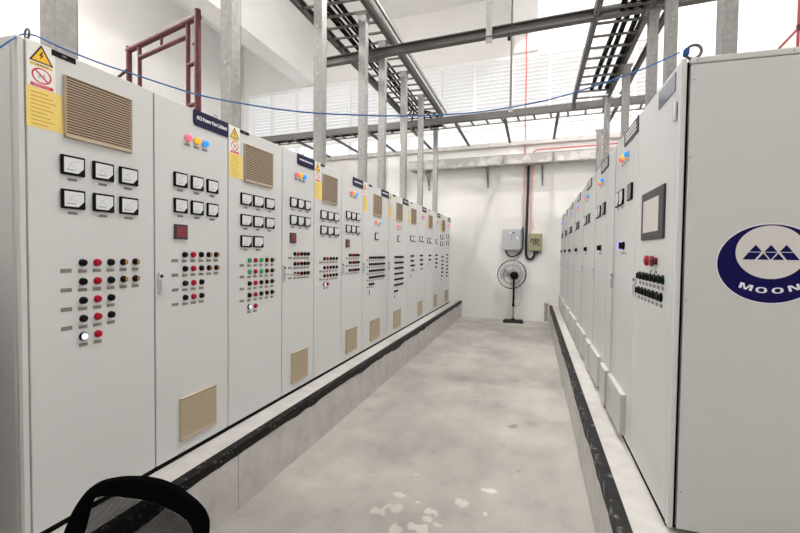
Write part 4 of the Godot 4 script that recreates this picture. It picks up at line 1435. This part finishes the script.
func build_chair():
	# outline of the backrest, traced in its own plane, then moved to the chair's distance
	var k := 0.88
	var f := func(x: float, y: float) -> Vector2: return Vector2(x * k, 1.726 + (y - 1.7357) * k)
	var cx := -1.18 * k
	var D := 1.06 * k
	var t := thing("office_chair", "black mesh-back office chair in the lower corner of the photo, beside left plinth", "chair", Vector3(cx, 0, -D))
	var outer := [[-1.50, 0.62], [-1.498, 0.75], [-1.462, 0.85], [-1.43, 0.905], [-1.393, 0.95], [-1.35, 0.982], [-1.303, 1.002], [-1.22, 1.022], [-1.12, 1.032], [-1.043, 1.026], [-0.969, 1.005], [-0.928, 0.985], [-0.906, 0.962], [-0.900, 0.935], [-0.906, 0.88], [-0.92, 0.80], [-0.94, 0.62], [-0.97, 0.55], [-1.05, 0.52], [-1.35, 0.52], [-1.45, 0.55]]
	var inner := [[-1.43, 0.62], [-1.42, 0.75], [-1.395, 0.83], [-1.383, 0.88], [-1.37, 0.915], [-1.35, 0.932], [-1.30, 0.941], [-1.22, 0.947], [-1.14, 0.948], [-1.06, 0.940], [-1.0, 0.925], [-0.985, 0.918], [-0.974, 0.908], [-0.967, 0.89], [-0.970, 0.86], [-0.985, 0.78], [-1.005, 0.64], [-1.03, 0.60], [-1.08, 0.585], [-1.34, 0.585], [-1.40, 0.60]]
	var n := outer.size()
	var P := []
	var bend := func(p: Vector2) -> float: return 0.02 * pow((p.x - cx) / 0.26, 2.0) - 0.02     # the back wraps round the sitter, who faces away from the camera
	var st := begin()
	for side in 2:
		pass
	var th := 0.016
	for i in n:
		var j := (i + 1) % n
		var sub := 6
		for s in sub:
			var at := func(list: Array, u: float) -> Vector2:
				var h: Array = list[(i + n - 1) % n]
				var e: Array = list[(j + 1) % n]
				var p: Vector2 = f.call(list[i][0], list[i][1])
				return p.cubic_interpolate(f.call(list[j][0], list[j][1]), f.call(h[0], h[1]), f.call(e[0], e[1]), u)
			var o0: Vector2 = at.call(outer, float(s) / sub)
			var o1: Vector2 = at.call(outer, float(s + 1) / sub)
			var i0: Vector2 = at.call(inner, float(s) / sub)
			var i1: Vector2 = at.call(inner, float(s + 1) / sub)
			# ring section: rounded with six points
			var ringa := []
			var ringb := []
			for q in [[0.0, 0.0], [0.12, 0.5], [0.5, 0.75], [0.88, 0.5], [1.0, 0.0], [0.88, -0.5], [0.5, -0.6], [0.12, -0.5]]:
				var pa: Vector2 = o0.lerp(i0, q[0])
				var pb: Vector2 = o1.lerp(i1, q[0])
				ringa.append(Vector3(pa.x - cx, pa.y, bend.call(pa) + q[1] * th))
				ringb.append(Vector3(pb.x - cx, pb.y, bend.call(pb) + q[1] * th))
			for q in 8:
				var q2 := (q + 1) % 8
				quad(st, ringa[q], ringa[q2], ringb[q2], ringb[q])
	var back := put("back_frame", st, M.chair, t)
	# woven net: fine strands both ways
	var poly := PackedVector2Array()
	for q in inner: poly.append(f.call(q[0], q[1]))
	st = begin()
	var step := 0.0034
	var x: float = -1.44 * k
	while x < -0.955 * k:
		strand(st, poly, Vector2(x, 0.4), Vector2(x + 0.05, 1.2), bend, cx)
		x += step
	var y := 0.70
	while y < 1.08:
		strand(st, poly, Vector2(-1.5, y), Vector2(-0.7, y), bend, cx)
		y += step
	var net := put("mesh_fabric", st, M.net, back)
	net.set_meta("kind", "stuff")
	# the rest of the chair, below the frame of the photo
	st = begin()
	box(st, Vector3(-0.24, 0.44, -0.56), Vector3(0.24, 0.52, -0.08), 0.035)
	put("seat", st, M.chair, t)
	st = begin()
	tube(st, [Vector3(0, 0.72, 0.0), Vector3(0, 0.56, 0.03), Vector3(0, 0.45, -0.03), Vector3(0, 0.43, -0.2)], 0.026, 10)
	put("back_stem", st, M.chair, t)
	st = begin()
	tube(st, [Vector3(0, 0.08, -0.3), Vector3(0, 0.44, -0.3)], 0.028, 12)
	put("gas_lift", st, M.fan_black, t)
	for i in 5:
		var an := TAU * i / 5 + 0.3
		var e := Vector3(cos(an) * 0.27, 0.075, sin(an) * 0.27 - 0.3)
		st = begin()
		tube(st, [Vector3(0, 0.10, -0.3), e], 0.02, 8)
		var leg := put("base_leg", st, M.fan_black, t)
		st = begin()
		lathe(st, [[0.0, -0.02], [0.028, -0.02], [0.028, 0.02], [0.0, 0.02]], 12, e - Vector3(0, 0.047, 0), Vector3(-sin(an), 0, cos(an)))
		put("castor", st, M.rubber, leg)

func strand(st: SurfaceTool, poly: PackedVector2Array, a: Vector2, b: Vector2, bend: Callable, cx: float):
	for run in Geometry2D.intersect_polyline_with_polygon(PackedVector2Array([a, b]), poly):
		var p: Vector2 = run[0]
		var q: Vector2 = run[run.size() - 1]
		var n := maxi(2, int(p.distance_to(q) / 0.05))
		var nrm := Vector2(-(q - p).y, (q - p).x).normalized() * 0.0010
		for i in n:
			var u := p.lerp(q, float(i) / n)
			var v := p.lerp(q, float(i + 1) / n)
			var zu: float = bend.call(u)
			var zv: float = bend.call(v)
			quad(st, Vector3(u.x - nrm.x - cx, u.y - nrm.y, zu), Vector3(u.x + nrm.x - cx, u.y + nrm.y, zu), Vector3(v.x + nrm.x - cx, v.y + nrm.y, zv), Vector3(v.x - nrm.x - cx, v.y - nrm.y, zv))

func build_shade_cabinet():                          # added out of view, to darken the left row's near end panel
	var t := thing("added_shade_cabinet", "added dark cabinet, out of view, shading the left row's near end panel", "cabinet", Vector3(-2.55, 0, -0.75))
	var st := begin()
	box(st, Vector3(-0.52, 0.06, -0.24), Vector3(0.52, 1.72, 0.22), 0.006)
	box(st, Vector3(-0.50, 0.0, -0.22), Vector3(0.50, 0.06, 0.20))
	var m := mat(0.20, 0.20, 0.21, 0.5)
	put("body", st, m, t)
	for s in [-1, 1]:
		st = begin()
		box(st, Vector3(-0.51 if s < 0 else 0.003, 0.07, 0.222), Vector3(-0.003 if s < 0 else 0.51, 1.71, 0.24), 0.004)
		var d := put("door", st, m, t)
		st = begin()
		box(st, Vector3(s * 0.05 - 0.012, 0.85, 0.239), Vector3(s * 0.05 + 0.012, 0.97, 0.258), 0.004)
		put("handle", st, M.steel, d)

func build_right_scaffold():
	var j := Vector3(2.035, 3.609, -4.45)
	var t := thing("red_bracing", "red tube with slanting brace behind the right row's near end", "bracing", Vector3(j.x, 0, j.z))
	var st := begin()
	tube(st, [Vector3.ZERO, Vector3(0, j.y + 1.2, 0)], 0.011, 10)
	put("post", st, M.scaffold_pink, t)
	st = begin()
	tube(st, [Vector3(0, j.y, 0), Vector3(-0.181, j.y + -0.214, 0)], 0.009, 10)
	put("brace", st, M.scaffold_pink, t)
	st = begin()
	lathe(st, [[0.0, -0.025], [0.015, -0.025], [0.015, 0.025], [0.0, 0.025]], 12, Vector3(0, j.y, 0), Vector3.UP)
	put("coupler", st, M.scaffold, t)
